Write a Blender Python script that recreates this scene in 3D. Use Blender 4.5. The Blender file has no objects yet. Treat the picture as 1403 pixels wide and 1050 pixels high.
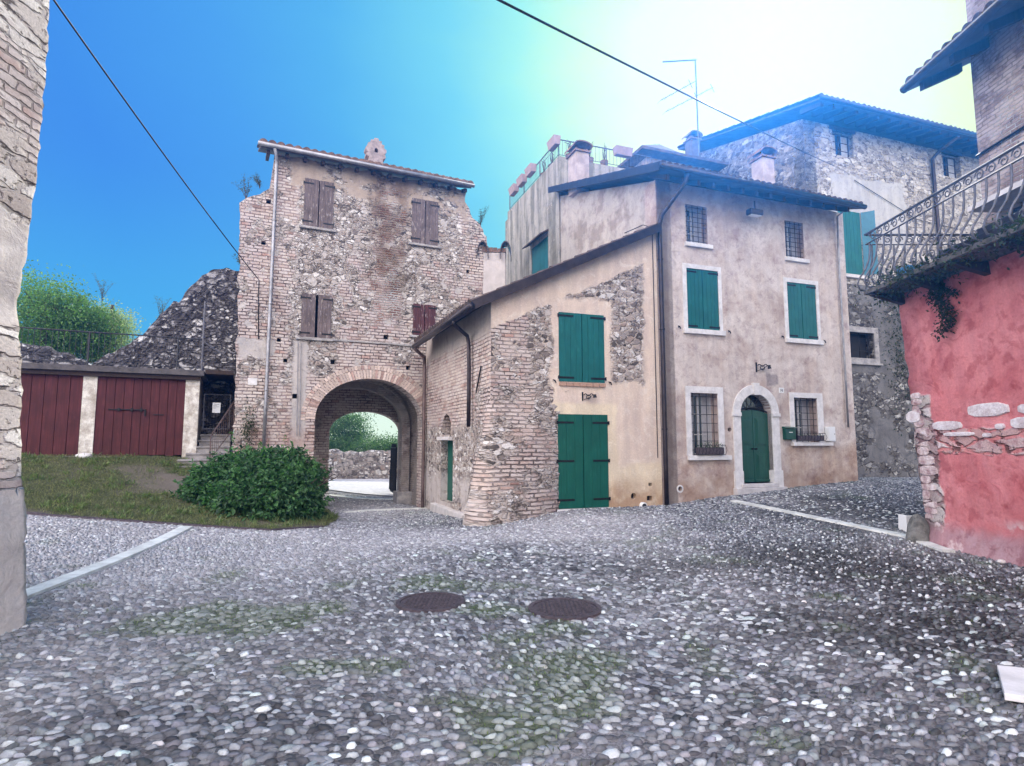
import bpy, bmesh, math, random
import numpy as np
from mathutils import Vector, geometry
R = math.radians
rng = np.random.default_rng(7)
random.seed(7)
scene = bpy.context.scene
COL = scene.collection

# ------------------------------------------------------------------ camera
F = 797.0; CX = 701.5; CY = 525.0; PIT = math.atan(80 / 797); H = 1.6
cd = bpy.data.cameras.new("camera"); cam = bpy.data.objects.new("camera", cd); COL.objects.link(cam)
cam.location = (0, 0, H); cam.rotation_euler = (R(90) + PIT, 0, 0)
cd.sensor_width = 36; cd.lens = 36 * F / 1403; cd.clip_end = 2000; cd.clip_start = 0.05
scene.camera = cam

def ray(px, py):
    x = (px - CX) / F; y = (CY - py) / F
    return (x, math.cos(PIT) - y * math.sin(PIT), math.sin(PIT) + y * math.cos(PIT))
def atY(px, py, Y):
    r = ray(px, py); t = Y / r[1]; return (r[0] * t, Y, H + r[2] * t)
def atZ(px, py, z):
    r = ray(px, py); t = (z - H) / r[2]; return (r[0] * t, r[1] * t, z)

class Fc:
    """a facade: origin, direction along the wall (left to right as seen from outside), outward normal"""
    def __init__(s, o, ang=None, d=None):
        if d is None:
            a = R(ang); d = (math.sin(a), math.cos(a))
        s.o = o; s.d = d; s.n = (d[1], -d[0])
    def off(s, w): return Fc((s.o[0] + s.n[0] * w, s.o[1] + s.n[1] * w), d=s.d)
    def hit(s, px, py):
        r = ray(px, py)
        det = s.d[0] * (-r[1]) + r[0] * s.d[1]
        t = (s.o[0] * r[1] - s.o[1] * r[0]) / det
        y = s.o[1] + s.d[1] * t
        return (t, H + r[2] * y / r[1])
    def P(s, t, z, w=0.0):
        return (s.o[0] + s.d[0] * t + s.n[0] * w, s.o[1] + s.d[1] * t + s.n[1] * w, z)

# ------------------------------------------------------------------ mesh helper
class MB:
    def __init__(s): s.v = []; s.f = []; s.m = []
    def add(s, vs, fs, mi=0):
        b = len(s.v); s.v += [tuple(p) for p in vs]
        for f in fs: s.f.append([i + b for i in f]); s.m.append(mi)
    def hexa(s, p, mi=0):
        s.add(p, [(0, 3, 2, 1), (4, 5, 6, 7), (0, 1, 5, 4), (1, 2, 6, 5), (2, 3, 7, 6), (3, 0, 4, 7)], mi)
    def fbox(s, F_, s0, s1, z0, z1, w0, w1, mi=0):
        s.hexa([F_.P(s0, z0, w1), F_.P(s1, z0, w1), F_.P(s1, z0, w0), F_.P(s0, z0, w0),
                F_.P(s0, z1, w1), F_.P(s1, z1, w1), F_.P(s1, z1, w0), F_.P(s0, z1, w0)], mi)
    def box(s, x0, x1, y0, y1, z0, z1, mi=0):
        s.hexa([(x0, y0, z0), (x1, y0, z0), (x1, y1, z0), (x0, y1, z0), (x0, y0, z1), (x1, y0, z1), (x1, y1, z1), (x0, y1, z1)], mi)
    def tube(s, pts, r, n=8, mi=0, cap=True):
        pts = [Vector(p) for p in pts]; rs = r if isinstance(r, (list, tuple)) else [r] * len(pts)
        b = len(s.v); up = Vector((0, 0, 1)); prev = None
        for i, p in enumerate(pts):
            t = (pts[min(i + 1, len(pts) - 1)] - pts[max(i - 1, 0)]).normalized()
            if prev is None:
                a = t.cross(up)
                if a.length < .1: a = t.cross(Vector((1, 0, 0)))
                a.normalize()
            else:
                a = prev - t * prev.dot(t)
                a = a.normalized() if a.length > 1e-6 else prev
            prev = a; c = t.cross(a)
            for k in range(n):
                th = 2 * math.pi * k / n
                s.v.append(tuple(p + (a * math.cos(th) + c * math.sin(th)) * rs[i]))
        for i in range(len(pts) - 1):
            for k in range(n):
                k2 = (k + 1) % n
                s.f.append([b + i * n + k, b + i * n + k2, b + (i + 1) * n + k2, b + (i + 1) * n + k]); s.m.append(mi)
        if cap:
            s.f.append([b + k for k in range(n)][::-1]); s.m.append(mi)
            e = b + (len(pts) - 1) * n; s.f.append([e + k for k in range(n)]); s.m.append(mi)
    def panel(s, F_, outer, holes=(), w0=0.0, th=.35, mi=0, hd=None, mi_side=None):
        """wall slab with outline outer and openings holes, all (s,z); front face at w0"""
        if mi_side is None: mi_side = mi
        loops = [outer] + list(holes); flat = [p for l in loops for p in l]
        tri = geometry.tessellate_polygon([[Vector((p[0], p[1], 0)) for p in l] for l in loops])
        vf = [F_.P(p[0], p[1], w0) for p in flat]; vb = [F_.P(p[0], p[1], w0 - th) for p in flat]
        n = len(flat); fs = []
        for t in tri:
            a, b, c = [flat[i] for i in t]
            ar = (b[0] - a[0]) * (c[1] - a[1]) - (c[0] - a[0]) * (b[1] - a[1])
            t = list(t) if ar > 0 else list(t)[::-1]
            fs.append(t); fs.append([i + n for i in t[::-1]])
        s.add(vf + vb, fs, mi)
        base = len(s.v) - 2 * n; o = 0
        for li, l in enumerate(loops):
            k = len(l); ar = sum(l[i][0] * l[(i + 1) % k][1] - l[(i + 1) % k][0] * l[i][1] for i in range(k))
            for i in range(k):
                a = base + o + i; b = base + o + (i + 1) % k
                q = [a, a + n, b + n, b]
                if (ar < 0) == (li == 0): q = q[::-1]
                # outward for outer loops, inward-facing for holes
                s.f.append(q); s.m.append(mi_side)
            o += k
    def build(s, name, mats, parent=None, smooth=False, uvo=(0, 0), bevel=0.0, loc=None):
        me = bpy.data.meshes.new(name)
        base = Vector(loc) if loc else (Vector(parent_world(parent)) if parent else Vector((0, 0, 0)))
        vv = np.array(s.v, dtype=np.float64) - np.array(base)
        me.from_pydata(vv.tolist(), [], s.f)
        if not isinstance(mats, (list, tuple)): mats = [mats]
        for m in mats: me.materials.append(m)
        me.polygons.foreach_set("material_index", s.m)
        if smooth: me.polygons.foreach_set("use_smooth", [True] * len(s.f))
        uvl = me.uv_layers.new(name="UVMap")
        W = np.array(s.v) if s.v else np.zeros((0, 3))
        data = np.zeros((len(me.loops), 2)); 
        for p in me.polygons:
            nx, ny, nz = p.normal
            h = math.hypot(nx, ny)
            idx = list(p.vertices)
            q = W[idx]
            if h > 0.35:
                tx, ty = -ny / h, nx / h
                u = (q[:, 0] - uvo[0]) * tx + (q[:, 1] - uvo[1]) * ty; v = q[:, 2]
            else:
                u = q[:, 0]; v = q[:, 1]
            data[p.loop_start:p.loop_start + p.loop_total, 0] = u
            data[p.loop_start:p.loop_start + p.loop_total, 1] = v
        uvl.data.foreach_set("uv", data.ravel())
        o = bpy.data.objects.new(name, me); COL.objects.link(o)
        if parent: o.parent = parent
        elif loc: o.location = loc
        if bevel:
            b = o.modifiers.new("bevel", 'BEVEL'); b.width = bevel; b.segments = 2; b.limit_method = 'ANGLE'; b.angle_limit = R(50)
        return o
WORLD = {}
def parent_world(o):
    v = Vector((0, 0, 0))
    while o: v += Vector(o.location); o = o.parent
    return v
def tag(o, label, cat, group=None):
    o['label'] = label; o['category'] = cat
    if group: o['group'] = group
    return o
def thing(name, label, cat, loc, group=None):
    o = bpy.data.objects.new(name, None); COL.objects.link(o); o.location = loc; o.empty_display_size = .2
    return tag(o, label, cat, group)
def kind(o, k): o['kind'] = k; return o

def npmesh(name, V, Fq, mats, parent=None, col=None, smooth=True, mi=None, uv=None):
    """V (n,3), Fq (m,3|4) -> object"""
    me = bpy.data.meshes.new(name); base = np.array(parent_world(parent)) if parent else 0
    V = np.asarray(V, dtype=np.float32) - base
    Fq = np.asarray(Fq, dtype=np.int32); k = Fq.shape[1]
    me.vertices.add(len(V)); me.vertices.foreach_set("co", V.astype(np.float32).ravel())
    me.loops.add(Fq.size); me.loops.foreach_set("vertex_index", Fq.ravel())
    me.polygons.add(len(Fq)); me.polygons.foreach_set("loop_start", np.arange(len(Fq), dtype=np.int32) * k)
    me.polygons.foreach_set("loop_total", np.full(len(Fq), k, dtype=np.int32))
    me.polygons.foreach_set("use_smooth", np.full(len(Fq), smooth))
    if mi is not None: me.polygons.foreach_set("material_index", np.asarray(mi, dtype=np.int32))
    for m in (mats if isinstance(mats, (list, tuple)) else [mats]): me.materials.append(m)
    me.update(calc_edges=True)
    if col is not None:
        c = np.ones((len(V), 4), dtype=np.float32); c[:, :3] = col
        a = me.color_attributes.new("Col", 'FLOAT_COLOR', 'POINT'); a.data.foreach_set("color", c.ravel())
    if uv is not None:
        l = me.uv_layers.new(name="UVMap"); l.data.foreach_set("uv", np.asarray(uv, dtype=np.float32)[Fq.ravel()].ravel())
    me.validate()
    o = bpy.data.objects.new(name, me); COL.objects.link(o)
    if parent: o.parent = parent
    return o

def sl(r, g, b):
    f = lambda c: (c / 255 / 12.92) if c / 255 <= .04045 else ((c / 255 + .055) / 1.055) ** 2.4
    return (f(r), f(g), f(b))

# ------------------------------------------------------------------ node helper
class NT:
    def __init__(s, name, rough=.85, spec=.3):
        s.mat = bpy.data.materials.new(name); s.mat.use_nodes = True
        s.t = s.mat.node_tree; s.b = s.t.nodes["Principled BSDF"]
        s.b.inputs["Roughness"].default_value = rough
        s.b.inputs["Specular IOR Level"].default_value = spec
        s._uv = s._ob = None
    def n(s, ty, props=None, **ins):
        nd = s.t.nodes.new(ty)
        for k, v in (props or {}).items(): setattr(nd, k, v)
        for k, v in ins.items():
            key = int(k[1:]) if k[0] == 'i' and k[1:].isdigit() else k.replace('_', ' ')
            s.set(nd.inputs[key], v)
        return nd
    def set(s, sock, v):
        if isinstance(v, bpy.types.NodeSocket): s.t.links.new(v, sock)
        else:
            try: sock.default_value = v
            except Exception:
                if isinstance(v, (tuple, list)) and len(v) == 3: sock.default_value = (*v, 1)
                else: sock.default_value = (v, v, v)
    def uv(s):
        if not s._uv: s._uv = s.n('ShaderNodeUVMap').outputs[0]
        return s._uv
    def ob(s):
        if not s._ob: s._ob = s.n('ShaderNodeNewGeometry').outputs['Position']
        return s._ob
    def col(s, name="Col"): return s.n('ShaderNodeAttribute', dict(attribute_name=name)).outputs['Color']
    def m(s, op, a, b=0.0, c=0.0, clamp=False):
        nd = s.n('ShaderNodeMath', dict(operation=op, use_clamp=clamp)); s.set(nd.inputs[0], a); s.set(nd.inputs[1], b)
        if len(nd.inputs) > 2: s.set(nd.inputs[2], c)
        return nd.outputs[0]
    def vm(s, op, a, b=(0, 0, 0)):
        nd = s.n('ShaderNodeVectorMath', dict(operation=op)); s.set(nd.inputs[0], a)
        if op == 'SCALE': s.set(nd.inputs['Scale'], b)
        else: s.set(nd.inputs[1], b)
        return nd.outputs[0]
    def xyz(s, v): return s.n('ShaderNodeSeparateXYZ', i0=v).outputs
    def comb(s, x, y, z=0.0): return s.n('ShaderNodeCombineXYZ', i0=x, i1=y, i2=z).outputs[0]
    def noise(s, v, sc, det=3, rough=.55, dist=0.0, color=False):
        nd = s.n('ShaderNodeTexNoise', Vector=v, Scale=sc, Detail=det, Roughness=rough, Distortion=dist)
        return nd.outputs['Color'] if color else nd.outputs['Fac']
    def vor(s, v, sc, feat='F1', rnd=1.0, dim='2D'):
        return s.n('ShaderNodeTexVoronoi', dict(feature=feat, voronoi_dimensions=dim), Vector=v, Scale=sc, Randomness=rnd)
    def mix(s, f, a, b, mode='MIX'):
        nd = s.n('ShaderNodeMix', dict(data_type='RGBA', blend_type=mode)); s.set(nd.inputs[0], f)
        for k, v in ((6, a), (7, b)):
            if isinstance(v, (tuple, list)): v = (*v[:3], 1)
            s.set(nd.inputs[k], v)
        return nd.outputs[2]
    def fmix(s, f, a, b): return s.m('ADD', s.m('MULTIPLY', a, s.m('SUBTRACT', 1.0, f)), s.m('MULTIPLY', b, f))
    def ss(s, x, a, b, c=0.0, d=1.0):
        nd = s.n('ShaderNodeMapRange', dict(interpolation_type='SMOOTHSTEP')); s.set(nd.inputs[0], x)
        for i, v in enumerate((a, b, c, d)): s.set(nd.inputs[i + 1], v)
        return nd.outputs[0]
    def ramp(s, f, stops, mode='LINEAR'):
        nd = s.n('ShaderNodeValToRGB', i0=f); cr = nd.color_ramp; cr.interpolation = mode
        while len(cr.elements) < len(stops): cr.elements.new(.5)
        for e, (p, c) in zip(cr.elements, stops): e.position = p; e.color = (*c[:3], 1)
        return nd.outputs[0]
    def out(s, color, height=None, dist=.02, rough=None, strength=1.0):
        s.set(s.b.inputs['Base Color'], color if not isinstance(color, tuple) else (*color[:3], 1))
        if rough is not None: s.set(s.b.inputs['Roughness'], rough)
        if height is not None:
            bp = s.n('ShaderNodeBump', Strength=strength, Distance=dist, Height=height)
            s.t.links.new(bp.outputs[0], s.b.inputs['Normal'])
        return s.mat
    # patterns -------------------------------------------------
    def warp(s, v, sc, amt):
        nz = s.noise(v, sc, 2, .5, color=True)
        return s.vm('ADD', v, s.vm('SCALE', s.vm('SUBTRACT', nz, (.5, .5, .5)), amt))
    def stones(s, v, sx, sz, joint=.09):
        """rubble: returns random value per stone (colour), joint mask, height"""
        q = s.vm('MULTIPLY', v, (1 / sx, 1 / sz, 1))
        q = s.warp(q, 1.3, .75); q = s.warp(q, 5, .18)
        a = s.vor(q, 1.0); e = s.vor(q, 1.0, 'DISTANCE_TO_EDGE').outputs['Distance']
        nz = s.noise(v, 9, 3)
        j = s.ss(s.m('ADD', e, s.m('MULTIPLY', s.m('SUBTRACT', nz, .5), .28)), joint * .4, joint * 1.9, 1.0, 0.0)
        return s.xyz(a.outputs['Color'])[0], s.xyz(a.outputs['Color'])[1], j
    def bricks(s, v, w=.26, h=.075, joint=.012):
        q = s.warp(v, 1.7, .05); q = s.warp(q, 9, .022)
        x, y, _ = s.xyz(q)
        yy = s.m('DIVIDE', y, h); row = s.m('FLOOR', yy); fv = s.m('SUBTRACT', yy, row)
        rw = s.n('ShaderNodeTexWhiteNoise', dict(noise_dimensions='1D'), W=row).outputs['Value']
        xx = s.m('ADD', s.m('DIVIDE', x, w), s.m('ADD', s.m('MULTIPLY', row, .5), s.m('MULTIPLY', rw, .35)))
        col = s.m('FLOOR', xx); fu = s.m('SUBTRACT', xx, col)
        rnd = s.n('ShaderNodeTexWhiteNoise', dict(noise_dimensions='2D'), Vector=s.comb(col, row)).outputs
        du = s.m('MULTIPLY', s.m('MINIMUM', fu, s.m('SUBTRACT', 1.0, fu)), w)
        dv = s.m('MULTIPLY', s.m('MINIMUM', fv, s.m('SUBTRACT', 1.0, fv)), h)
        d = s.m('MINIMUM', du, dv)
        nz = s.noise(v, 16, 3)
        d = s.m('ADD', d, s.m('MULTIPLY', s.m('SUBTRACT', nz, .5), joint * 2.6)); d = s.m('ADD', d, s.m('MULTIPLY', s.m('SUBTRACT', s.noise(v, 2.4, 3), .5), joint * 2.2))
        j = s.ss(d, joint * .3, joint * 1.1, 1.0, 0.0)
        return rnd[0], s.xyz(rnd[1])[1], j
    def rect(s, u0, u1, v0, v1, soft=.12, jag=.35, sc=2.2, seed=0.0):
        p = s.vm('ADD', s.uv(), (seed * 7.3, seed * 3.1, seed))
        nz = s.xyz(s.noise(p, sc, 4, .6, color=True))
        x, y, _ = s.xyz(s.uv())
        x = s.m('ADD', x, s.m('MULTIPLY', s.m('SUBTRACT', nz[0], .5), jag * 2))
        y = s.m('ADD', y, s.m('MULTIPLY', s.m('SUBTRACT', nz[1], .5), jag * 2))
        r = s.m('MULTIPLY', s.ss(x, u0 - soft, u0 + soft), s.ss(x, u1 - soft, u1 + soft, 1.0, 0.0))
        r2 = s.m('MULTIPLY', s.ss(y, v0 - soft, v0 + soft), s.ss(y, v1 - soft, v1 + soft, 1.0, 0.0))
        return s.m('MULTIPLY', r, r2)
    def line(s, a, b, c, soft=.12, jag=.25, sc=2.2, seed=0.0):
        """1 where a*u + b*v > c"""
        p = s.vm('ADD', s.uv(), (seed * 7.3, seed * 3.1, seed))
        nz = s.noise(p, sc, 4, .6); x, y, _ = s.xyz(s.uv())
        e = s.m('ADD', s.m('ADD', s.m('MULTIPLY', x, a), s.m('MULTIPLY', y, b)), s.m('MULTIPLY', s.m('SUBTRACT', nz, .5), jag * 2))
        return s.ss(e, c - soft, c + soft)
    def patch(s, sc, th, soft=.04, seed=0.0, det=4):
        p = s.vm('ADD', s.uv(), (seed * 7.3, seed * 3.1, seed))
        return s.ss(s.noise(p, sc, det, .6), th - soft, th + soft)
    def both(s, a, b): return s.m('MULTIPLY', a, b)
    def anyof(s, a, b): return s.m('MAXIMUM', a, b)
    def inv(s, a): return s.m('SUBTRACT', 1.0, a)

def rubble_layer(N, ramp, mortar, sx=.26, sz=.15, joint=.09, small=True):
    v = N.uv()
    a, a2, j = N.stones(v, sx, sz, joint)
    c = N.ramp(a, ramp)
    if small:
        b, b2, jb = N.stones(N.vm('ADD', v, (5.3, 2.7, 0)), sx * .48, sz * .5, joint)
        pick = N.patch(2.3, .52, .05, seed=3.3)
        c = N.mix(pick, c, N.ramp(b, ramp)); j = N.fmix(pick, j, jb); a2 = N.fmix(pick, a2, b2)
    fine = N.noise(v, 40, 4, .7)
    c = N.mix(1.0, c, N.ramp(fine, [(.25, (.62, .62, .62)), (.75, (1.3, 1.3, 1.3))]), 'MULTIPLY')
    mt = N.mix(N.noise(v, 12, 3), mortar, tuple(x * 1.35 for x in mortar))
    c = N.mix(j, c, mt)
    pit_shade = N.both(N.ss(N.noise(v, 15, 3, .6), .58, .66), N.ss(N.noise(v, 2.2, 3), .42, .58)); gap = N.both(N.ss(j, .5, 1.0), N.ss(N.noise(N.vm('ADD', v, (9, 3, 0)), 5, 3), .5, .6))
    dk = N.anyof(pit_shade, gap); c = N.mix(N.m('MULTIPLY', dk, .78), c, (.045, .036, .033))  # shadow in cavities and open joints put into the stone colour
    h = N.m('ADD', N.m('MULTIPLY', N.inv(j), N.m('ADD', .6, N.m('MULTIPLY', a2, .5))), N.m('MULTIPLY', fine, .22)); h = N.m('SUBTRACT', h, N.m('MULTIPLY', dk, .7))
    return c, h
def brick_layer(N, ramp, mortar, w=.26, h=.075, joint=.012, worn=.5):
    v = N.uv()
    a, a2, j = N.bricks(v, w, h, joint)
    c = N.ramp(a, ramp)
    fine = N.noise(v, 34, 4, .7)
    c = N.mix(1.0, c, N.ramp(fine, [(.25, (.68, .68, .68)), (.75, (1.28, 1.28, 1.28))]), 'MULTIPLY')
    lime = N.both(N.patch(2.6, .5, .08, 15.0), .6 * worn + .3); c = N.mix(lime, c, (.60, .53, .49)); hue = N.patch(.7, .5, .15, 25.0, 3); c = N.mix(hue, c, N.mix(1.0, c, (.86, .84, .88), 'MULTIPLY'))
    mt = N.mix(N.patch(1.1, .54, .12, 5.0), mortar, tuple(min(x * 3.2, .42) for x in mortar))
    c = N.mix(j, c, mt)
    pit_shade = N.both(N.ss(N.noise(v, 13, 3, .6), .6, .68), N.ss(N.noise(v, 1.8, 3), .46, .6)); c = N.mix(N.m('MULTIPLY', pit_shade, .75), c, (.05, .04, .036))  # small cavities: their shade is painted into the brick colour
    hh = N.m('ADD', N.m('MULTIPLY', N.inv(j), N.m('ADD', .55, N.m('MULTIPLY', a2, .4))), N.m('MULTIPLY', fine, .2))
    return c, hh
def plaster_layer(N, c0, c1, c2, seed=0.0, rough_h=.35):
    v = N.vm('ADD', N.uv(), (seed * 3.7, seed * 1.3, 0))
    big = N.noise(v, .9, 5, .62, 1.0); mid = N.noise(v, 3.1, 5, .7, 1.6); fin = N.noise(v, 26, 4, .7)
    c = N.mix(N.ss(big, .35, .65), c0, c1); c = N.mix(N.ss(mid, .48, .72), c, c2)
    c = N.mix(1.0, c, N.ramp(fin, [(.25, (.84, .84, .84)), (.75, (1.12, 1.12, 1.12))]), 'MULTIPLY')
    streak = N.noise(N.vm('MULTIPLY', v, (3.0, .35, 1)), 1.5, 4, .6)
    c = N.mix(1.0, c, N.ramp(streak, [(.3, (.84, .84, .86)), (.7, (1.08, 1.07, 1.05))]), 'MULTIPLY')
    h = N.m('ADD', N.m('MULTIPLY', mid, rough_h), N.m('MULTIPLY', fin, .18))
    return c, h
def over(N, A, B, mask, lift=0.0):
    c = N.mix(mask, A[0], B[0])
    hb = N.m('ADD', B[1], lift) if lift else B[1]
    return c, N.fmix(mask, A[1], hb)
def stain(N, A, mask, mul):
    return N.mix(mask, A[0], N.mix(1.0, A[0], mul, 'MULTIPLY')), A[1]

def simple(name, c, rough=.7, metal=0.0, var=.25, sc=6.0, bump=.0, spec=.4, c2=None):
    N = NT(name, rough, spec); v = N.ob()
    nz = N.noise(v, sc, 5, .65)
    c2 = c2 or tuple(x * (1 - var) for x in c)
    col = N.mix(N.ss(nz, .3, .7), tuple(min(1, x * (1 + var * .5)) for x in c), c2)
    N.b.inputs['Metallic'].default_value = metal
    N.out(col, N.noise(v, sc * 6, 4) if bump else None, bump or .01)
    return N.mat
EXPO = 0.18
# ------------------------------------------------------------------ planes of the place
T = Fc((-4.36, 17.8), 64.7)            # gate tower and garages
A = Fc((3.75, 14.5), 70)               # low house front and tall house front
S_ = Fc((3.75, 14.5), -20)             # side direction of the tall house (going back)
B = Fc((9.75, 19.5), 71)               # stone house behind
L = Fc((-.48, 12.96), -22.4)           # side of the low house (going back)
def flip(F_, length):                  # same wall seen from outside when it runs the other way
    o = F_.P(length, 0)[:2]; return Fc(o, d=(-F_.d[0], -F_.d[1]))

STONE_R = [(0, (.08, .07, .065)), (.12, (.2, .165, .15)), (.3, (.38, .33, .3)), (.5, (.5, .45, .42)), (.66, (.33, .25, .21)), (.76, (.6, .56, .52)), (1, (.78, .74, .71))]
BRICK_R = [(0, (.3, .18, .15)), (.08, (.44, .32, .27)), (.4, (.52, .41, .36)), (.7, (.56, .46, .4)), (.92, (.62, .53, .47)), (1, (.46, .28, .23))]

def mat_tower():
    N = NT("tower_masonry", .93, .15)
    rb = rubble_layer(N, STONE_R, (.36, .32, .295), .21, .125, .095)
    br = brick_layer(N, [(0, (.28, .19, .16)), (.08, (.46, .36, .31)), (.45, (.56, .475, .42)), (.85, (.65, .58, .52)), (1, (.46, .29, .24))], (.12, .09, .085), .26, .094, .013)
    pl = plaster_layer(N, (.45, .42, .40), (.55, .50, .47), (.36, .33, .31), 2)
    # brick everywhere, rubble in the middle of the upper floors
    mr = N.anyof(N.rect(-2.25, 2.9, 5.6, 12, .05, .3, 2.6, 1), N.rect(-2.4, -1.0, 3.6, 6.2, .05, .4, 2.6, 2))
    mr = N.both(mr, N.inv(N.both(N.patch(.8, .56, .03, 9), N.rect(-1.3, 3, 4.5, 7.4, .1, .5, 2, 3))))
    mr = N.anyof(mr, N.both(N.patch(1.3, .57, .03, 19), N.line(0, 1, 1.5, .3, .5, 1, 3)))
    c = over(N, br, rb, mr)
    c = over(N, c, brick_layer(N, [(0, (.16, .08, .065)), (.4, (.3, .17, .13)), (.8, (.4, .24, .19)), (1, (.22, .11, .09))], (.36, .31, .27), .24, .075, .02), N.both(N.rect(.0, .95, 5.2, 9.9, .12, .45, 2.3, 4), N.patch(2.2, .45, .08, 3)))
    # remaining render: strip beside the arch, band under the eave, patches
    c = over(N, c, pl, N.anyof(N.rect(-2.25, -1.85, .4, 4.55, .05, .12, 3, 5), N.rect(-3.7, -2.75, 4.0, 4.5, .04, .25, 2.5, 6)), .25)
    c = over(N, c, plaster_layer(N, (.42, .34, .28), (.5, .42, .36), (.34, .28, .24), 5), N.both(N.rect(-2.5, 3.2, 9.2, 12, .1, .5, 2, 7), N.patch(1.7, .46, .06, 8)), .2)
    c = over(N, c, pl, N.both(N.rect(-3.9, 4.0, 3.6, 9.4, .2, .3, 2, 9), N.patch(2.8, .62, .03, 4)), .1)
    c = stain(N, c, N.both(N.rect(-.1, 1.1, 6.5, 10.5, .3, .5, 1.6, 5), N.patch(1.6, .44, .12, 12)), (.55, .5, .46))
    c = stain(N, c, N.both(N.rect(-3.9, -1.5, -1, 2.0, .4, .4, 1.6, 8), N.patch(1.3, .5, .15, 2)), (.75, .62, .58))
    return N.out(c[0], c[1], .035)
def mat_lowfront():
    N = NT("low_house_front_masonry", .92, .15)
    rb = rubble_layer(N, STONE_R, (.44, .37, .32), .2, .13, .085)
    br = brick_layer(N, BRICK_R, (.14, .11, .1), .25, .088, .013)
    pl = plaster_layer(N, (.72, .60, .49), (.64, .52, .44), (.76, .67, .58), 3)
    cream = plaster_layer(N, (.76, .65, .48), (.7, .59, .44), (.78, .69, .55), 6, .15)
    mbr = N.anyof(N.rect(-9, -3.6, 2.6, 4.7, .05, .45, 2, 1), N.both(N.rect(-9, -3.9, -1, 2.2, .1, .3, 2.2, 2), N.patch(1.5, .45, .05, 14)))
    mbr = N.anyof(mbr, N.both(N.rect(-9, -3.0, -1, 3, .1, .3, 2, 3), N.patch(1.3, .47, .05, 4)))
    mbr = N.both(mbr, N.inv(N.patch(1.6, .55, .04, 41)))
    c = over(N, rb, br, mbr)
    c = over(N, c, pl, N.line(-.49, 1, 6.30, .04, .22, 2.2, 5), .45)                 # band under the verge
    c = over(N, c, pl, N.rect(-.5, .6, -2, 9, .06, .2, 2.2, 6), .3)                   # corner strip
    c = over(N, c, pl, N.rect(-3.1, .3, -2, 2.95, .07, .42, 1.7, 7), .4); c = over(N, c, rb, N.rect(-3.2, -2.95, 2.6, 4.8, .05, .3, 2.4, 17), .0)
    c = over(N, c, pl, N.rect(-3.0, -1.4, 2.8, 5.0, .07, .27, 2.2, 8), .3)
    c = over(N, c, cream, N.rect(-3.2, -1.3, -2, 2.5, .06, .12, 2.6, 9), .45)
    c = over(N, c, cream, N.rect(-1.5, .5, -2, 1.05, .1, .2, 2, 10), .45)
    c = stain(N, c, N.both(N.line(0, -1, -.55, .3, .35, 1.6, 11), N.patch(1.6, .42, .15, 3)), (.62, .5, .44))
    return N.out(c[0], c[1], .035)
def mat_lowside():
    N = NT("low_house_side_masonry", .92, .15)
    rb = rubble_layer(N, STONE_R, (.42, .36, .32), .2, .12, .085)
    br = brick_layer(N, BRICK_R, (.14, .11, .1), .25, .088, .013)
    pl = plaster_layer(N, (.42, .37, .33), (.5, .43, .38), (.36, .31, .28), 1)
    c = over(N, rb, br, N.rect(-9, 20, 2.0, 9, .1, .25, 1.8, 2))
    c = over(N, c, pl, N.rect(-9, 20, 4.05, 9, .12, .3, 1.4, 3), .3)
    c = over(N, c, plaster_layer(N, (.48, .44, .42), (.55, .5, .47), (.4, .34, .3), 4), N.both(N.rect(-9, 20, -2, .7, .2, .35, 1.4, 4), N.patch(1.2, .47, .08, 3)), .3)
    return N.out(c[0], c[1], .035)
def mat_plaster(name, c0, c1, c2, foot=None, foot_z=.9, h=.03, extra=None):
    N = NT(name, .92, .15); c = plaster_layer(N, c0, c1, c2, 1, .5)
    if foot: c = over(N, c, plaster_layer(N, foot[0], foot[1], foot[2], 4), N.both(N.line(0, -1, -foot_z, .1, .35, 1.4, 5), N.patch(.9, .42, .1, 7)), -.1)
    if extra: c = extra(N, c)
    return N.out(c[0], c[1], h)
def tall_extra(N, c):
    c = over(N, c, plaster_layer(N, (.50, .40, .355), (.44, .36, .33), (.54, .45, .4), 8), N.rect(-9, .28, -2, 12, .03, .05, 3, 3))
    c = stain(N, c, N.both(N.rect(3.9, 6.6, -2, 1.5, .15, .3, 2, 4), N.patch(1.4, .4, .2, 4)), (.82, .72, .64))
    c = stain(N, c, N.both(N.rect(.4, 2.1, -2, 1.15, .15, .3, 2, 6), N.patch(1.4, .4, .2, 4)), (.86, .76, .68))
    # a darker grey patch beside the lamp bracket
    c = stain(N, c, N.rect(3.32, 3.72, 3.1, 3.42, .04, .09, 4, 7), (.62, .62, .66))
    c = stain(N, c, N.patch(2.4, .6, .05, 11, 5), (.84, .8, .82))
    c = stain(N, c, N.patch(5.4, .6, .04, 21, 5), (.86, .83, .84))
    c = stain(N, c, N.patch(1.5, .56, .1, 31, 6), (.8, .74, .72))
    return c
M_TALL = mat_plaster("tall_house_render", (.60, .52, .47), (.70, .63, .575), (.51, .44, .41), ((.42, .33, .28), (.5, .4, .34), (.54, .45, .39)), .75, .035, tall_extra)
def side_extra(N, c):
    streak = N.noise(N.vm('MULTIPLY', N.uv(), (2.2, .22, 1)), 1.3, 4, .65)
    c = stain(N, c, N.ss(streak, .42, .6), (.55, .56, .52))
    c = over(N, c, rubble_layer(N, STONE_R, (.3, .28, .25), .2, .12, .085), N.patch(1.2, .66, .03, 9), -.2)
    return c
M_SIDE = mat_plaster("stained_grey_render", (.36, .33, .30), (.43, .40, .36), (.27, .26, .23), h=.03, extra=side_extra)
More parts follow.
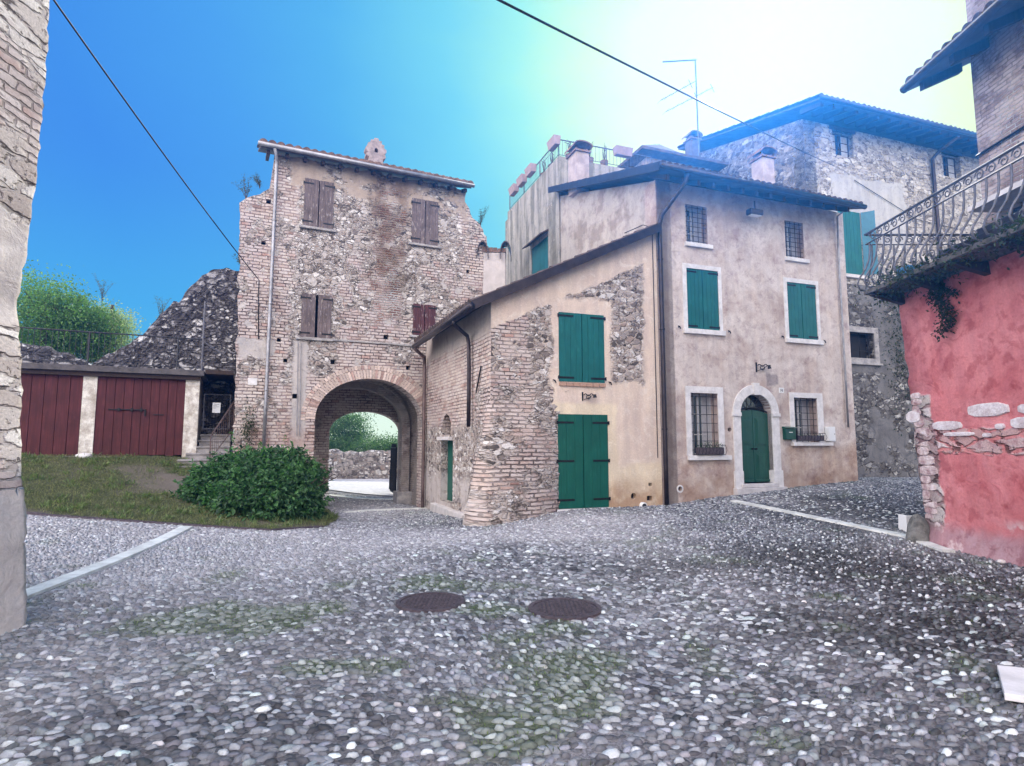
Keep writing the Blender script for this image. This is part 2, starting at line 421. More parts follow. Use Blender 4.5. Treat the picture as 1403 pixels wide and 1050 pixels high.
M_SIDE2 = mat_plaster("tall_house_side_render", (.46, .41, .37), (.52, .46, .42), (.36, .33, .30), h=.03, extra=lambda N, c: stain(N, c, N.patch(1.6, .54, .08, 3), (.7, .66, .64)))
def mat_stone(name, ramp=STONE_R, mortar=(.42, .39, .36), sx=.3, sz=.17, pls=None, pm=None, h=.045, joint=.085):
    N = NT(name, .93, .15); c = rubble_layer(N, ramp, mortar, sx, sz, joint)
    if pm: c = over(N, c, plaster_layer(N, *pls, 3), pm(N), .35)
    return N.out(c[0], c[1], h)
M_TOWER = mat_tower(); M_LOWF = mat_lowfront(); M_LOWS = mat_lowside()
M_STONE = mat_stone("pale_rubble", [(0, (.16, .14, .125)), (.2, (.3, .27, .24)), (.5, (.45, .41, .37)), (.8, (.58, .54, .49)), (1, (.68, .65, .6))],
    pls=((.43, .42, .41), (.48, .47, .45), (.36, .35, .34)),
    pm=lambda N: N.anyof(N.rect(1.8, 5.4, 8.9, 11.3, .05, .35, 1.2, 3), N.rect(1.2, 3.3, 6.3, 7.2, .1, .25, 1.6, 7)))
M_STONE_LOW = mat_stone('shaded_dirty_rubble', [(0, (.05, .045, .045)), (.4, (.13, .12, .115)), (.75, (.26, .25, .24)), (1, (.5, .49, .47))], (.12, .11, .105), .26, .17, pls=((.15, .145, .145), (.2, .195, .195), (.1, .1, .1)), pm=lambda N: N.anyof(N.patch(.9, .5, .05, 4), N.rect(1.2, 4.2, 4.0, 5.0, .1, .2, 1.6, 7)))  # partly dirt, partly the lower wall's shade put into darker stone and plaster
M_RUIN = mat_stone("ruin_rubble", [(0, (.05, .048, .052)), (.3, (.12, .11, .115)), (.55, (.2, .19, .2)), (.8, (.34, .33, .34)), (1, (.66, .65, .65))], (.08, .075, .08), .32, .2, h=.09, joint=.13)
M_FARWALL = mat_stone("lane_wall_rubble", mortar=(.3, .27, .24), sx=.35, sz=.24, h=.06, joint=.1)
def mat_red():
    N = NT("red_render", .9, .15)
    pl = plaster_layer(N, (.60, .205, .22), (.67, .27, .285), (.50, .155, .17), 1, .55)
    rb = rubble_layer(N, [(0, (.5, .3, .29)), (.4, (.55, .42, .42)), (.7, (.56, .28, .28)), (1, (.7, .62, .62))], (.5, .2, .2), .42, .15, .1, small=False)
    c = over(N, pl, rb, N.rect(-9, 20, 1.42, 1.78, .02, .1, 2.2, 3), .15)
    c = over(N, c, rubble_layer(N, [(0, (.36, .3, .29)), (.5, (.55, .5, .48)), (1, (.72, .69, .67))], (.3, .22, .22), .5, .2, .08, small=False), N.rect(-1, .42, -2, 2.35, .03, .16, 2.6, 4), .1)
    c = over(N, c, plaster_layer(N, (.40, .22, .24), (.46, .30, .33), (.33, .17, .18), 6), N.line(0, -1, -.32, .12, .2, 1.6, 5))
    c = stain(N, c, N.patch(1.1, .52, .1, 8, 5), (.84, .74, .76)); c = stain(N, c, N.patch(3.6, .58, .05, 18, 5), (.78, .66, .68)); c = over(N, c, plaster_layer(N, (.6, .46, .47), (.66, .54, .55), (.5, .3, .31), 9), N.both(N.patch(1.9, .6, .04, 28, 5), N.rect(-9, 20, -2, .45, .1, .3, 1, 5)), .1)
    return N.out(c[0], c[1], .035)
M_RED = mat_red()
def mat_brickwall(name, ramp, mortar, w=.28, h=.07, joint=.013, pm=None, pl=None, hh=.035):
    N = NT(name, .92, .15); c = brick_layer(N, ramp, mortar, w, h, joint)
    if pm: c = over(N, c, plaster_layer(N, *pl, 3), pm(N), .2)
    return N.out(c[0], c[1], hh)
M_UPBRICK = mat_brickwall("grey_brick", [(0, (.2, .15, .14)), (.5, (.27, .21, .19)), (1, (.34, .28, .25))], (.2, .17, .16), .26, .07, .009, hh=.02)
def mat_leftwall():
    N = NT("pale_pillar_masonry", .9, .2)
    br = brick_layer(N, [(0, (.4, .31, .28)), (.4, (.54, .46, .42)), (.8, (.62, .56, .52)), (1, (.46, .33, .29))], (.24, .2, .19), .3, .085, .014)
    pl = plaster_layer(N, (.56, .51, .48), (.62, .57, .54), (.48, .43, .41), 4, .6)
    m = N.anyof(N.rect(-3, 50, -2, 1.15, .03, .06, 2, 2), N.rect(-3, 50, 2.7, 3.6, .08, .2, 2, 5))
    rb = rubble_layer(N, [(0, (.4, .34, .31)), (.5, (.56, .51, .48)), (1, (.7, .66, .62))], (.36, .32, .3), .5, .16, .07, small=False)
    br = over(N, br, rb, N.both(N.patch(1.1, .45, .05, 6), N.rect(-3, 50, 1.2, 20, .1, .2, 1, 3)))
    c = over(N, br, pl, m, .3)
    return N.out(c[0], c[1], .035)
M_LEFT = mat_leftwall()
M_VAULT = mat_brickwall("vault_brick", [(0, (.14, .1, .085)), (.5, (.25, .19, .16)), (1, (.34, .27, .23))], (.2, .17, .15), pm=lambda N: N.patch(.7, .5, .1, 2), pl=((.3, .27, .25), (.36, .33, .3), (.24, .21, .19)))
M_VOUSS = NT("arch_brick", .9, .15)
_c = M_VOUSS.col(); _n = M_VOUSS.noise(M_VOUSS.ob(), 30, 4, .7)
M_VOUSS = M_VOUSS.out(M_VOUSS.mix(1.0, _c, M_VOUSS.ramp(_n, [(.25, (.7, .7, .7)), (.75, (1.25, 1.25, 1.25))]), 'MULTIPLY'), _n, .01)

def mat_wood(name, c, dark=.6, rough=.6, flake=None, sx=30):
    N = NT(name, rough, .35); v = N.ob()
    g = N.noise(N.vm('MULTIPLY', v, (sx, sx, 1.2)), 1.0, 4, .6)
    b = N.noise(v, 2.5, 4, .6)
    col = N.mix(N.ss(g, .3, .7), c, tuple(x * dark for x in c)); col = N.mix(N.ss(b, .35, .7, 0, .6), col, tuple(x * dark * .8 for x in c)); col = N.mix(N.ss(N.noise(N.vm('MULTIPLY', v, (6, 6, 1.5)), 2.2, 5, .7), .52, .75, 0, .3), col, tuple(min(1, x * 1.6 + .03) for x in c))
    if flake:
        fl = N.noise(N.vm('MULTIPLY', v, (14, 14, 3)), 1.6, 5, .7); col = N.mix(N.ss(fl, flake[1], flake[1] + .07), col, flake[0])
    return N.out(col, g, .004)
M_GREEN = mat_wood("green_paint", (.006, .105, .075), .8, .45)
M_TEAL = mat_wood("teal_paint", (.006, .13, .125), .8, .5)
M_DKGREEN = mat_wood("dark_green_paint", (.008, .075, .052), .85, .35)
M_OLD = mat_wood("peeling_brown_paint", (.18, .14, .14), .55, .85, ((.3, .26, .25), .56))
M_OLDRED = mat_wood("peeling_dark_red_paint", (.11, .04, .045), .6, .8, ((.32, .27, .27), .57))
M_GDOOR = mat_wood("dark_red_garage_paint", (.105, .022, .024), .55, .75, ((.2, .13, .12), .66))
M_BEAM = mat_wood("dark_beam", (.05, .03, .022), .6, .8)
M_WHITE = simple("white_painted_stone", (.72, .70, .69), .8, var=.18, sc=5, bump=.004)
M_MARBLE = simple("pale_stone", (.6, .57, .56), .75, var=.2, sc=4, bump=.004)
M_GREYSTONE = simple("grey_stone", (.36, .34, .33), .85, var=.35, sc=5, bump=.01)
M_STRIP = simple("pale_paving_stone", (.68, .70, .67), .7, var=.28, sc=3, bump=.006)
M_CONC = simple("weathered_concrete", (.3, .28, .27), .9, var=.4, sc=3.5, bump=.01)
M_IRON = simple("black_iron", (.022, .022, .024), .5, .6, .3, 9)
M_RAIL = simple("grey_painted_iron", (.13, .13, .15), .65, .3, .35, 9)
M_GUTTER = simple("dark_metal", (.05, .04, .042), .4, .7, .3, 5)
M_ZINC = simple("zinc", (.34, .34, .36), .5, .7, .3, 4)
M_COPPER = simple("brown_pipe_metal", (.17, .12, .11), .45, .6, .3, 4)
M_TILE = simple("weathered_roof_tile", (.24, .15, .115), .9, var=.5, sc=4.5, bump=.012)
M_DTILE = simple("dark_roof_tile", (.1, .07, .06), .9, var=.5, sc=4.5, bump=.012)
M_SOFFIT = simple("soffit_boards", (.1, .075, .065), .85, var=.3, sc=4)
M_PLASTIC = simple("white_plastic", (.75, .76, .76), .35, var=.06, sc=3)
M_DARK = simple("dark_interior", (.02, .018, .018), .9, var=.2)
M_CURT = simple("net_curtain", (.4, .4, .42), .9, var=.2, sc=8)
M_WFRAME = simple("window_paint", (.45, .45, .46), .5, var=.1)
M_WHITEWASH = simple("peeling_whitewash", (.78, .75, .68), .9, var=.2, sc=5, bump=.03, c2=(.42, .36, .3))
_g = NT("window_glass", .06, .8); M_GLASS = _g.out((.02, .024, .03))
M_CAST = simple("cast_iron_cover", (.12, .095, .11), .65, .4, .45, 25, bump=.01)

# ------------------------------------------------------------------ small builders
def rag(pts, amp=.05, step=.18, keep=lambda p, q: True):
    """break the edges of an outline up raggedly"""
    out = []
    for i, p in enumerate(pts):
        q = pts[(i + 1) % len(pts)]; out.append(p)
        if not keep(p, q): continue
        n = int(math.hypot(q[0] - p[0], q[1] - p[1]) / step)
        for k in range(1, n):
            t = k / n; out.append((p[0] + (q[0] - p[0]) * t + random.uniform(-amp, amp), p[1] + (q[1] - p[1]) * t + random.uniform(-amp, amp)))
    return out
def rc(s0, s1, z0, z1): return [(s0, z0), (s1, z0), (s1, z1), (s0, z1)]
def shutter_pair(F_, par, s0, s1, z0, z1, mat, w=.0, leaves=2, planks=4, gap=.012, name='shutter', hinge=True, ajar=0.0, hz=(.07, .93), hm=None):
    W = (s1 - s0) / leaves
    for k in range(leaves):
        b = MB(); a0 = s0 + k * W + gap / 2; a1 = s0 + (k + 1) * W - gap / 2; pw = (a1 - a0) / planks
        sh = ajar if k == 1 else 0
        for j in range(planks):
            dz = random.uniform(-.004, .004)
            b.fbox(F_, a0 + j * pw + .0035 + sh, a0 + (j + 1) * pw - .0035 + sh, z0 + .004, z1 - .004 + dz, w - .035, w + random.uniform(0, .004))
        b.fbox(F_, a0 + .004 + sh, a1 - .004 + sh, z0 + .006, z1 - .006, w - .028, w - .006)
        o = b.build(name, mat, par)
        if hinge:
            for q in hz:
                h = MB(); z = z0 + (z1 - z0) * q
                e0, e1 = (a0 - .02, a0 + W * .62) if k == 0 else (a1 - W * .62, a1 + .02)
                h.fbox(F_, e0 + sh, e1 + sh, z - .022, z + .022, w + .0045, w + .012)
                x = e0 if k == 0 else e1
                h.fbox(F_, x - .018 + sh, x + .018 + sh, z - .04, z + .04, w + .0045, w + .022)
                h.build('hinge', hm or M_IRON, o)
def grille(F_, par, s0, s1, z0, z1, w, nv=4, nh=8, r=.008, out=0):
    b = MB()
    for i in range(nv):
        s = s0 + (s1 - s0) * (i + .5) / nv; b.tube([F_.P(s, z0 - .02, w), F_.P(s, z1 + .02, w)], r, 6)
    for i in range(nh):
        z = z0 + (z1 - z0) * (i + .6) / nh; b.tube([F_.P(s0 - .05, z, w + .009), F_.P(s1 + .05, z, w + .009)], r, 6)
    return b.build('grille', M_IRON, par, smooth=True)
def window(F_, par, s0, s1, z0, z1, depth=.22, curtain=True, fm=None):
    """recessed sash with frame and panes"""
    b = MB(); f = .05; w0, w1 = -depth - .05, -depth
    b.fbox(F_, s0, s0 + f, z0, z1, w0, w1); b.fbox(F_, s1 - f, s1, z0, z1, w0, w1)
    b.fbox(F_, s0 + f, s1 - f, z0, z0 + f, w0, w1); b.fbox(F_, s0 + f, s1 - f, z1 - f, z1, w0, w1)
    m = (s0 + s1) / 2; b.fbox(F_, m - .03, m + .03, z0 + f, z1 - f, w0, w1 + .004)
    for k in range(1, 3):
        z = z0 + (z1 - z0) * k / 3
        b.fbox(F_, s0 + f, m - .03, z - .013, z + .013, w0 + .01, w1 - .004); b.fbox(F_, m + .03, s1 - f, z - .013, z + .013, w0 + .01, w1 - .004)
    fr = b.build('window', fm or M_WFRAME, par)
    g = MB(); g.fbox(F_, s0 + .01, s1 - .01, z0 + .01, z1 - .01, w0 + .02, w0 + .028); g.build('pane', M_GLASS, fr)
    if curtain:
        c = MB(); 
        for a0, a1 in ((s0 + .02, s0 + (s1 - s0) * .36), (s1 - (s1 - s0) * .36, s1 - .02)):
            c.fbox(F_, a0, a1, z0 + .03, z1 - .04, w0 + .03, w0 + .034)
        c.build('curtain', M_CURT, fr)
    return fr
def backing(F_, par, s0, s1, z0, z1, w):
    b = MB(); b.fbox(F_, s0, s1, z0, z1, w - .02, w); return b.build('inner_shade', M_DARK, par)
def surround(F_, par, o, i, w0, w1, mat=None, name='surround'):
    """o, i = (s0,s1,z0,z1) outer and inner"""
    b = MB()
    b.panel(F_, rc(*o), [rc(*i)], w1, w1 - w0)
    return b.build(name, mat or M_WHITE, par)
def sill(F_, par, s0, s1, z0, z1, out=.1, mat=None, back=.1):
    b = MB(); b.fbox(F_, s0, s1, z0, z1, -back, out); return b.build('sill', mat or M_WHITE, par, bevel=.008)
def pipe(par, pts, r, mat, name='drainpipe', F_=None, clips=()):
    b = MB(); b.tube(pts, r, 10)
    for i, (p, ax) in enumerate(clips):
        b.tube([(p[0], p[1], p[2] - .02), (p[0], p[1], p[2] + .02)], r + .012, 10)
    return b.build(name, mat, par, smooth=True)
def tiles(name, p00, p10, p01, p11, mat, par, pitch=.21, course=.38, amp=.045, th=.05):
    """roof covering of half-round tiles: p00-p10 eave (left to right), p01-p11 top edge"""
    p00, p10, p01, p11 = [np.array(p, float) for p in (p00, p10, p01, p11)]
    wl = max(np.linalg.norm(p10 - p00), np.linalg.norm(p11 - p01)); ln = np.linalg.norm((p01 + p11) / 2 - (p00 + p10) / 2)
    ntile = max(3, int(round(wl / pitch))); nc = max(2, int(round(ln / course))); sub = 8
    nu = ntile * sub + 1
    us = np.linspace(0, 1, nu); rows = []
    for c in range(nc): rows += [(c / nc, 0.024), ((c + .97) / nc, 0.0)]
    nrm = np.cross(p10 - p00, p01 - p00); nrm /= np.linalg.norm(nrm)
    if nrm[2] < 0: nrm = -nrm
    V = []
    jit = rng.uniform(-.012, .012, (nc, ntile + 1))
    for ri, (v, lift) in enumerate(rows):
        for k, u in enumerate(us):
            ph = u * ntile; fr = ph % 1
            wv = abs(math.sin(math.pi * ph)) ** .75 * amp
            j = jit[ri // 2, min(int(ph), ntile)]
            base = (p00 * (1 - u) + p10 * u) * (1 - v) + (p01 * (1 - u) + p11 * u) * v
            dn = (p00 - p01) / ln * j * 1.2 if ri % 2 == 0 else 0
            V.append(base + nrm * (wv + lift + j * .4) + dn)
    nr = len(rows)
    top = np.array(V); bot = []
    for ri in (0, nr - 1):
        v = rows[ri][0]
        for u in us: bot.append((p00 * (1 - u) + p10 * u) * (1 - v) + (p01 * (1 - u) + p11 * u) * v - nrm * th)
    V = np.concatenate([top, np.array(bot)])
    Q = []
    for r in range(nr - 1):
        for k in range(nu - 1):
            a = r * nu + k; Q.append((a, a + 1, a + nu + 1, a + nu))
    bb = nr * nu
    for k in range(nu - 1):
        Q.append((bb + k, bb + k + 1, k + 1, k)); Q.append(((nr - 1) * nu + k, (nr - 1) * nu + k + 1, bb + nu + k + 1, bb + nu + k))
        Q.append((bb + k, bb + nu + k, bb + nu + k + 1, bb + k + 1))
    return npmesh(name, V, Q, mat, par, smooth=False)

def leaf_mesh(name, C, size, mat, par=None, normals=None, droop=.3, aspect=2.0, colr=((.02, .06, .015), (.05, .12, .03)), flat=.6, shade=None):
    """many folded leaves at points C"""
    n = len(C); C = np.asarray(C, float)
    d = rng.normal(size=(n, 3)); d[:, 2] -= droop
    if normals is not None: d = d * .7 + normals * .9
    d /= np.linalg.norm(d, axis=1)[:, None] + 1e-9
    up = rng.normal(size=(n, 3)) * flat; up[:, 2] += 1
    if normals is not None: up = up + normals * 1.0
    s = np.cross(d, up); s /= np.linalg.norm(s, axis=1)[:, None] + 1e-9
    nn = np.cross(s, d)
    sz = (size * rng.uniform(.6, 1.25, n))[:, None]
    w = sz / aspect
    V = np.stack([C, C + d * sz * .5 + s * w * .5 + nn * sz * .08, C + d * sz - nn * sz * .1, C + d * sz * .5 - s * w * .5 + nn * sz * .08], 1)
    V = V.reshape(-1, 3)
    Q = np.arange(n * 4).reshape(n, 4)
    t = rng.uniform(0, 1, n) ** 1.3
    c = np.array(colr[0]) * (1 - t)[:, None] + np.array(colr[1]) * t[:, None]
    return npmesh(name, V, Q, mat, par, col=np.repeat(c, 4, 0), smooth=False)
def mat_leaf(name, rough=.5, trans=.35):
    N = NT(name, rough, .35); c = N.col(); nz = N.noise(N.ob(), 4, 3)
    c = N.mix(1.0, c, N.ramp(nz, [(.3, (.75, .8, .75)), (.7, (1.25, 1.2, 1.1))]), 'MULTIPLY')
    N.out(c)
    tr = N.n('ShaderNodeBsdfTranslucent', Color=N.mix(1.0, c, (1.2, 1.6, .7), 'MULTIPLY'))
    mx = N.n('ShaderNodeMixShader', i0=trans); N.t.links.new(N.b.outputs[0], mx.inputs[1]); N.t.links.new(tr.outputs[0], mx.inputs[2])
    N.t.links.new(mx.outputs[0], N.t.nodes['Material Output'].inputs[0])
    return N.mat
M_LEAF = mat_leaf("leaf"); M_BARK = simple("bark", (.09, .065, .045), .95, var=.4, sc=10, bump=.02)
M_GRASS = mat_leaf("grass_blade", .7, .3)
def H_(F_, x0, y0, x1, y1):
    """pixel rectangle on a facade -> s0,s1,z0,z1"""
    a = F_.hit(x0, (y0 + y1) / 2)[0]; b = F_.hit(x1, (y0 + y1) / 2)[0]
    m = (x0 + x1) / 2; return (a, b, F_.hit(m, y1)[1], F_.hit(m, y0)[1])

# ================================================================== gate tower
ctr = T.P(0, 0)
tower = thing("gate_tower", "tall weathered brick and rubble gate tower with a round archway and brown shutters", "gate tower", T.P(0, -.45))
SPR = 2.25; RAD = 1.63; AC = .045
def arch(cx, r, zs, z0, n=24, rz=None):
    rz = rz or r
    return [(cx + r, z0)] + [(cx + r * math.cos(math.pi * k / n), zs + rz * math.sin(math.pi * k / n)) for k in range(n + 1)] + [(cx - r, z0)]
arch_o = arch(AC, RAD, SPR, -.8, 28, 1.27)[::-1]
wins = {'a': H_(T, 416.8, 248, 456, 312), 'b': H_(T, 564.5, 275, 599.5, 335), 'c': H_(T, 413, 404, 451, 463), 'd': H_(T, 566, 418, 596, 460)}
EZ = 10.02
outer = [(-3.74, -.8), (-3.74, 2.8), (-3.76, 5.2), (-3.80, 7.2), (-3.86, 8.44), (-3.68, 8.62), (-3.5, 8.72), (-3.34, 8.78), (-3.05, 9.05), (-3.0, 9.6), (-2.98, EZ + .12),
         (3.05, EZ + .12), (3.05, 9.72), (3.22, 9.5), (3.33, 9.2), (3.55, 9.08), (3.72, 8.85), (3.86, 8.62), (3.88, 8.2), (3.86, 7.7), (3.72, 7.3), (3.72, 5.0), (3.85, 3.0), (3.85, -.8)]
outer = outer[::-1]
edge_keep = lambda p, q: (abs(p[0]) > 2.9 and abs(q[0]) > 2.9 and p[1] > .5)
b = MB()
holes = [arch_o] + [rc(*wins[k]) for k in 'abcd']
putlog = []
for px, py in ((368, 276), (361, 333), (529, 462), (391, 494), (456, 496), (559, 504), (641, 372), (404, 543), (382, 466)):
    s, z = T.hit(px, py); q = random.uniform(.055, .085); putlog.append(rc(s - q, s + q, z - q, z + q)); 
holes += putlog
b.panel(T, rag(outer, .045, .13, edge_keep), holes, 0, .55, 0, mi_side=0)
for k in range(0): pass
twall = b.build('wall', [M_TOWER], tower, uvo=T.o)
for q_ in ((-3.72, -3.2, -.8, 7.9), (-3.0, -2.6, 7.9, 9.9), (3.3, 3.7, -.8, 8.3), (2.6, 3.0, 8.3, 9.9)): b = MB(); b.fbox(T, *q_, -4.2, -.55); b.build('side_wall', M_TOWER, tower, uvo=T.o)
b = MB(); 
for k in 'abcd':
    w = wins[k]; b.fbox(T, w[0] - .1, w[1] + .1, w[2] - .1, w[3] + .1, -.6, -.56)
b.build('inner_shade', M_DARK, tower)
for r_ in putlog: b = MB(); b.fbox(T, r_[0][0] - .02, r_[1][0] + .02, r_[0][1] - .02, r_[2][1] + .02, -.36, -.2); b.build('putlog_shade', M_DARK, tower)
# passage: vault and back wall with the smaller arch
far = atZ(449, 679, -.45), atZ(552, 679, -.45)
TB = T.off(-3.9)
f0 = TB.hit(450, 640)[0]; f1 = TB.hit(549, 640)[0]; fzs = TB.hit(500, 592)[1]; fza = TB.hit(504, 564)[1]
fc = (f0 + f1) / 2; fr = (f1 - f0) / 2
b = MB()
b.panel(TB, rc(-3.7, 3.7, -.8, 8.4), [arch(fc, fr, fzs, -.75, 24, fza - fzs)[::-1]], 0, .5)
b.build('back_wall', M_TOWER, tower, uvo=TB.o)
b = MB(); n = 20; vr = 1.95; vz = 1.55; vx = AC - .1
prof = [(vx - vr, -.8)] + [(vx - vr * math.cos(math.pi * k / n), 2.25 + vz * math.sin(math.pi * k / n)) for k in range(n + 1)] + [(vx + vr, -.8)]
for k in range(len(prof) - 1):
    p, q = prof[k], prof[k + 1]
    b.add([T.P(p[0], p[1], -.5), T.P(q[0], q[1], -.5), T.P(q[0], q[1], -3.95), T.P(p[0], p[1], -3.95)], [(0, 3, 2, 1)])
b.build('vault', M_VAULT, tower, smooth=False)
b = MB()                                                   # rib arch half way in and its piers
rib = arch(vx - .02, 1.62, 2.15, -.8, 20, 1.25)
rib2 = arch(vx - .02, 1.9, 2.15, -.8, 20, 1.5)
b.panel(T.off(-2.0), rib2[::-1][:] if False else rib2, [rib[::-1]], 0, .35) if False else None
for k in range(len(rib) - 1):
    a0, a1, c0, c1 = rib[k], rib[k + 1], rib2[k], rib2[k + 1]
    b.hexa([T.P(*a0, -2.0), T.P(*a1, -2.0), T.P(*a1, -2.35), T.P(*a0, -2.35), T.P(*c0, -2.0), T.P(*c1, -2.0), T.P(*c1, -2.35), T.P(*c0, -2.35)])
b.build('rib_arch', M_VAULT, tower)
for s0, s1 in ((vx - 1.98, vx - 1.45), (vx + 1.45, vx + 1.98)): b = MB(); b.fbox(T, s0, s1, -.6, -.12, -2.5, -1.9); b.build('plinth', M_GREYSTONE, tower, bevel=.03)
for s0, s1 in ((fc - fr - .35, fc - fr + .02), (fc + fr - .02, fc + fr + .4)): b = MB(); b.fbox(T, s0, s1, -.6, -.2, -4.0, -3.5); b.build('plinth', M_GREYSTONE, tower, bevel=.03)
# voussoir ring, each brick modelled, one mesh
V = []; Q = []; Cc = []
nv = 62
for k in range(nv):
    t0 = math.pi * (k + .11) / nv; t1 = math.pi * (k + .89) / nv; pr = .012 + random.uniform(0, .016)
    for (ra, rb_, off) in ((0, .27, 0), (.285, .41, .4)):
        q = []
        for w in (pr, -.1):
            for t, rr in ((t0, ra), (t1, ra), (t1, rb_), (t0, rb_)):
                tt = t + off * math.pi / nv
                q.append(T.P(AC + (RAD + rr) * math.cos(tt), SPR + (1.27 + rr) * math.sin(tt), w))
        o = len(V); V += q
        Q += [[o + i for i in f] for f in ((0, 1, 2, 3), (7, 6, 5, 4), (0, 4, 5, 1), (1, 5, 6, 2), (2, 6, 7, 3), (3, 7, 4, 0))]
        t = random.random(); base = (.58, .47, .41) if t > .25 else (.42, .29, .25)
        g = random.uniform(.8, 1.25); Cc += [[x * g for x in base]] * 8
npmesh('voussoir_ring', V, Q, M_VOUSS, tower, col=np.array(Cc), smooth=False)
# shutters with sills
for k, aj in (('a', 0), ('b', 0), ('c', .05), ('d', 0)):
    w = wins[k]; shutter_pair(T, tower, w[0] - .02, w[1] + .02, w[2] - .01, w[3] + .01, M_OLDRED if k in 'd' else M_OLD, w=.04, planks=3, ajar=aj, hz=(.1, .9), gap=.02)
    sill(T, tower, w[0] - .12, w[1] + .12, w[2] - .09, w[2] - .02, .09, M_GREYSTONE)
# string line over the arch
b = MB(); s0, z0 = T.hit(415, 465); s1, z1 = T.hit(575, 481)
for k in range(14):
    a = s0 + (s1 - s0) * k / 14; c = s0 + (s1 - s0) * (k + 1) / 14
    b.fbox(T, a + .004, c - .004, 4.62 + random.uniform(-.008, .008), 4.67, -.01, .045)
b.build('string_course', M_GREYSTONE, tower)
# roof, gutter, pipe
e0 = T.off(.4)
roofp = (T.P(-3.42, 10.2, .42), T.P(3.2, 10.2, .42), T.P(-3.42, 12.35, -4.4), T.P(3.2, 12.35, -4.4))
tiles('roof', *roofp, M_TILE, tower, pitch=.24, amp=.075)
b = MB(); b.hexa([T.P(-3.38, 10.06, .36), T.P(3.14, 10.06, .36), T.P(3.14, 12.1, -4.3), T.P(-3.38, 12.1, -4.3), T.P(-3.38, 10.13, .36), T.P(3.14, 10.13, .36), T.P(3.14, 12.18, -4.3), T.P(-3.38, 12.18, -4.3)])
b.build('eave', M_SOFFIT, tower)
for k in range(13):
    b = MB(); s = -3.2 + k * .51; b.hexa([T.P(s, 9.93, .3), T.P(s + .09, 9.93, .3), T.P(s + .09, 10.3, -1), T.P(s, 10.3, -1), T.P(s, 10.058, .3), T.P(s + .09, 10.058, .3), T.P(s + .09, 10.42, -1), T.P(s, 10.42, -1)]); b.build('rafter', M_BEAM, tower)
b = MB(); b.tube([T.P(-3.45, 10.12, .47), T.P(3.2, 10.12, .47)], .062, 10)
b.build('gutter', M_ZINC, tower, smooth=True)
s, z = T.hit(379, 225); s2, z2 = T.hit(361, 615)
pp = [T.P(-3.0, 10.08, .45), T.P(s, 9.86, .16), T.P(s, 9.7, .12)] + [T.P(s + (s2 - s) * k / 6, 9.7 + (z2 - 9.7) * k / 6, .11) for k in range(1, 7)]
pipe(tower, pp, .05, M_ZINC, clips=[(T.P(s + (s2 - s) * q, 9.7 + (z2 - 9.7) * q, .11), 0) for q in (.2, .5, .8)])
for px in (408.5, 412.5):
    s, z = T.hit(px, 470); sb, zb = T.hit(px - 2, 597)
    b = MB(); b.tube([T.P(s, z, .03), T.P(sb, zb, .03)], .011, 6); b.build('cable_conduit', M_ZINC, tower)
b = MB(); s, z = T.hit(346, 523); b.fbox(T, s - .12, s + .12, z - .1, z + .1, -.02, .02); b.build('stone_tablet', M_WHITE, tower)
# belfry-like chimney with lobed head
c0 = T.P(.05, 0, -.35)
cx_, cy_ = c0[0], c0[1]
b = MB()
cf = Fc((cx_, cy_), d=T.d)
pts = []
for i, (hw, z) in enumerate(((.22, 10.35), (.22, 10.72), (.31, 10.78), (.31, 10.84), (.25, 10.88), (.33, 10.97), (.33, 11.05), (.25, 11.1), (.26, 11.2), (.17, 11.22), (.17, 11.32), (.08, 11.31), (.07, 11.38), (0, 11.4))): pts.append((hw, z))
outl = pts + [(-h_, z) for h_, z in pts[::-1][1:]]
b.panel(cf, outl, [arch(0, .055, 11.0, 10.9, 8)[::-1]], .17, .34)
b.fbox(cf, -.21, .21, 10.3, 10.8, -.16, .16)
b.build('chimney', simple("chimney_render", (.36, .3, .3), .9, var=.35, bump=.02), tower)

# ================================================================== garages, steps and ruin
GZ = 3.52
garage = thing("garage_block", "low garage block with dark red plank doors and flat roof, behind the grass bank", "garage", T.P(-7, 1.2))
b = MB()
x0, x1 = -14.0, -4.62
d2 = H_(T, 130, 512, 252, 625); d1e = T.hit(111, 560)[0]
b.panel(T, rc(x0, x1, .6, 3.36), [rc(d1e - 2.35, d1e, .9, 3.3), rc(d2[0], d2[1], .9, 3.3)], -.02, .3)
b.build('wall', M_WHITEWASH, garage)
for q_ in (x1 - .3, x0): b = MB(); b.fbox(T, q_, q_ + .3, .6, 3.36, -5, -.32); b.build('side_wall', M_CONC, garage)
b = MB(); b.fbox(T, x0, x1 + .1, 3.37, GZ, -5.2, .16); b.build('roof', simple("dark_roof_slab", (.1, .09, .09), .9, var=.4, bump=.01), garage, bevel=.01)
b = MB(); b.fbox(T, x0, x1, 3.26, 3.365, -.01, .08); b.build('lintel', M_BEAM, garage)
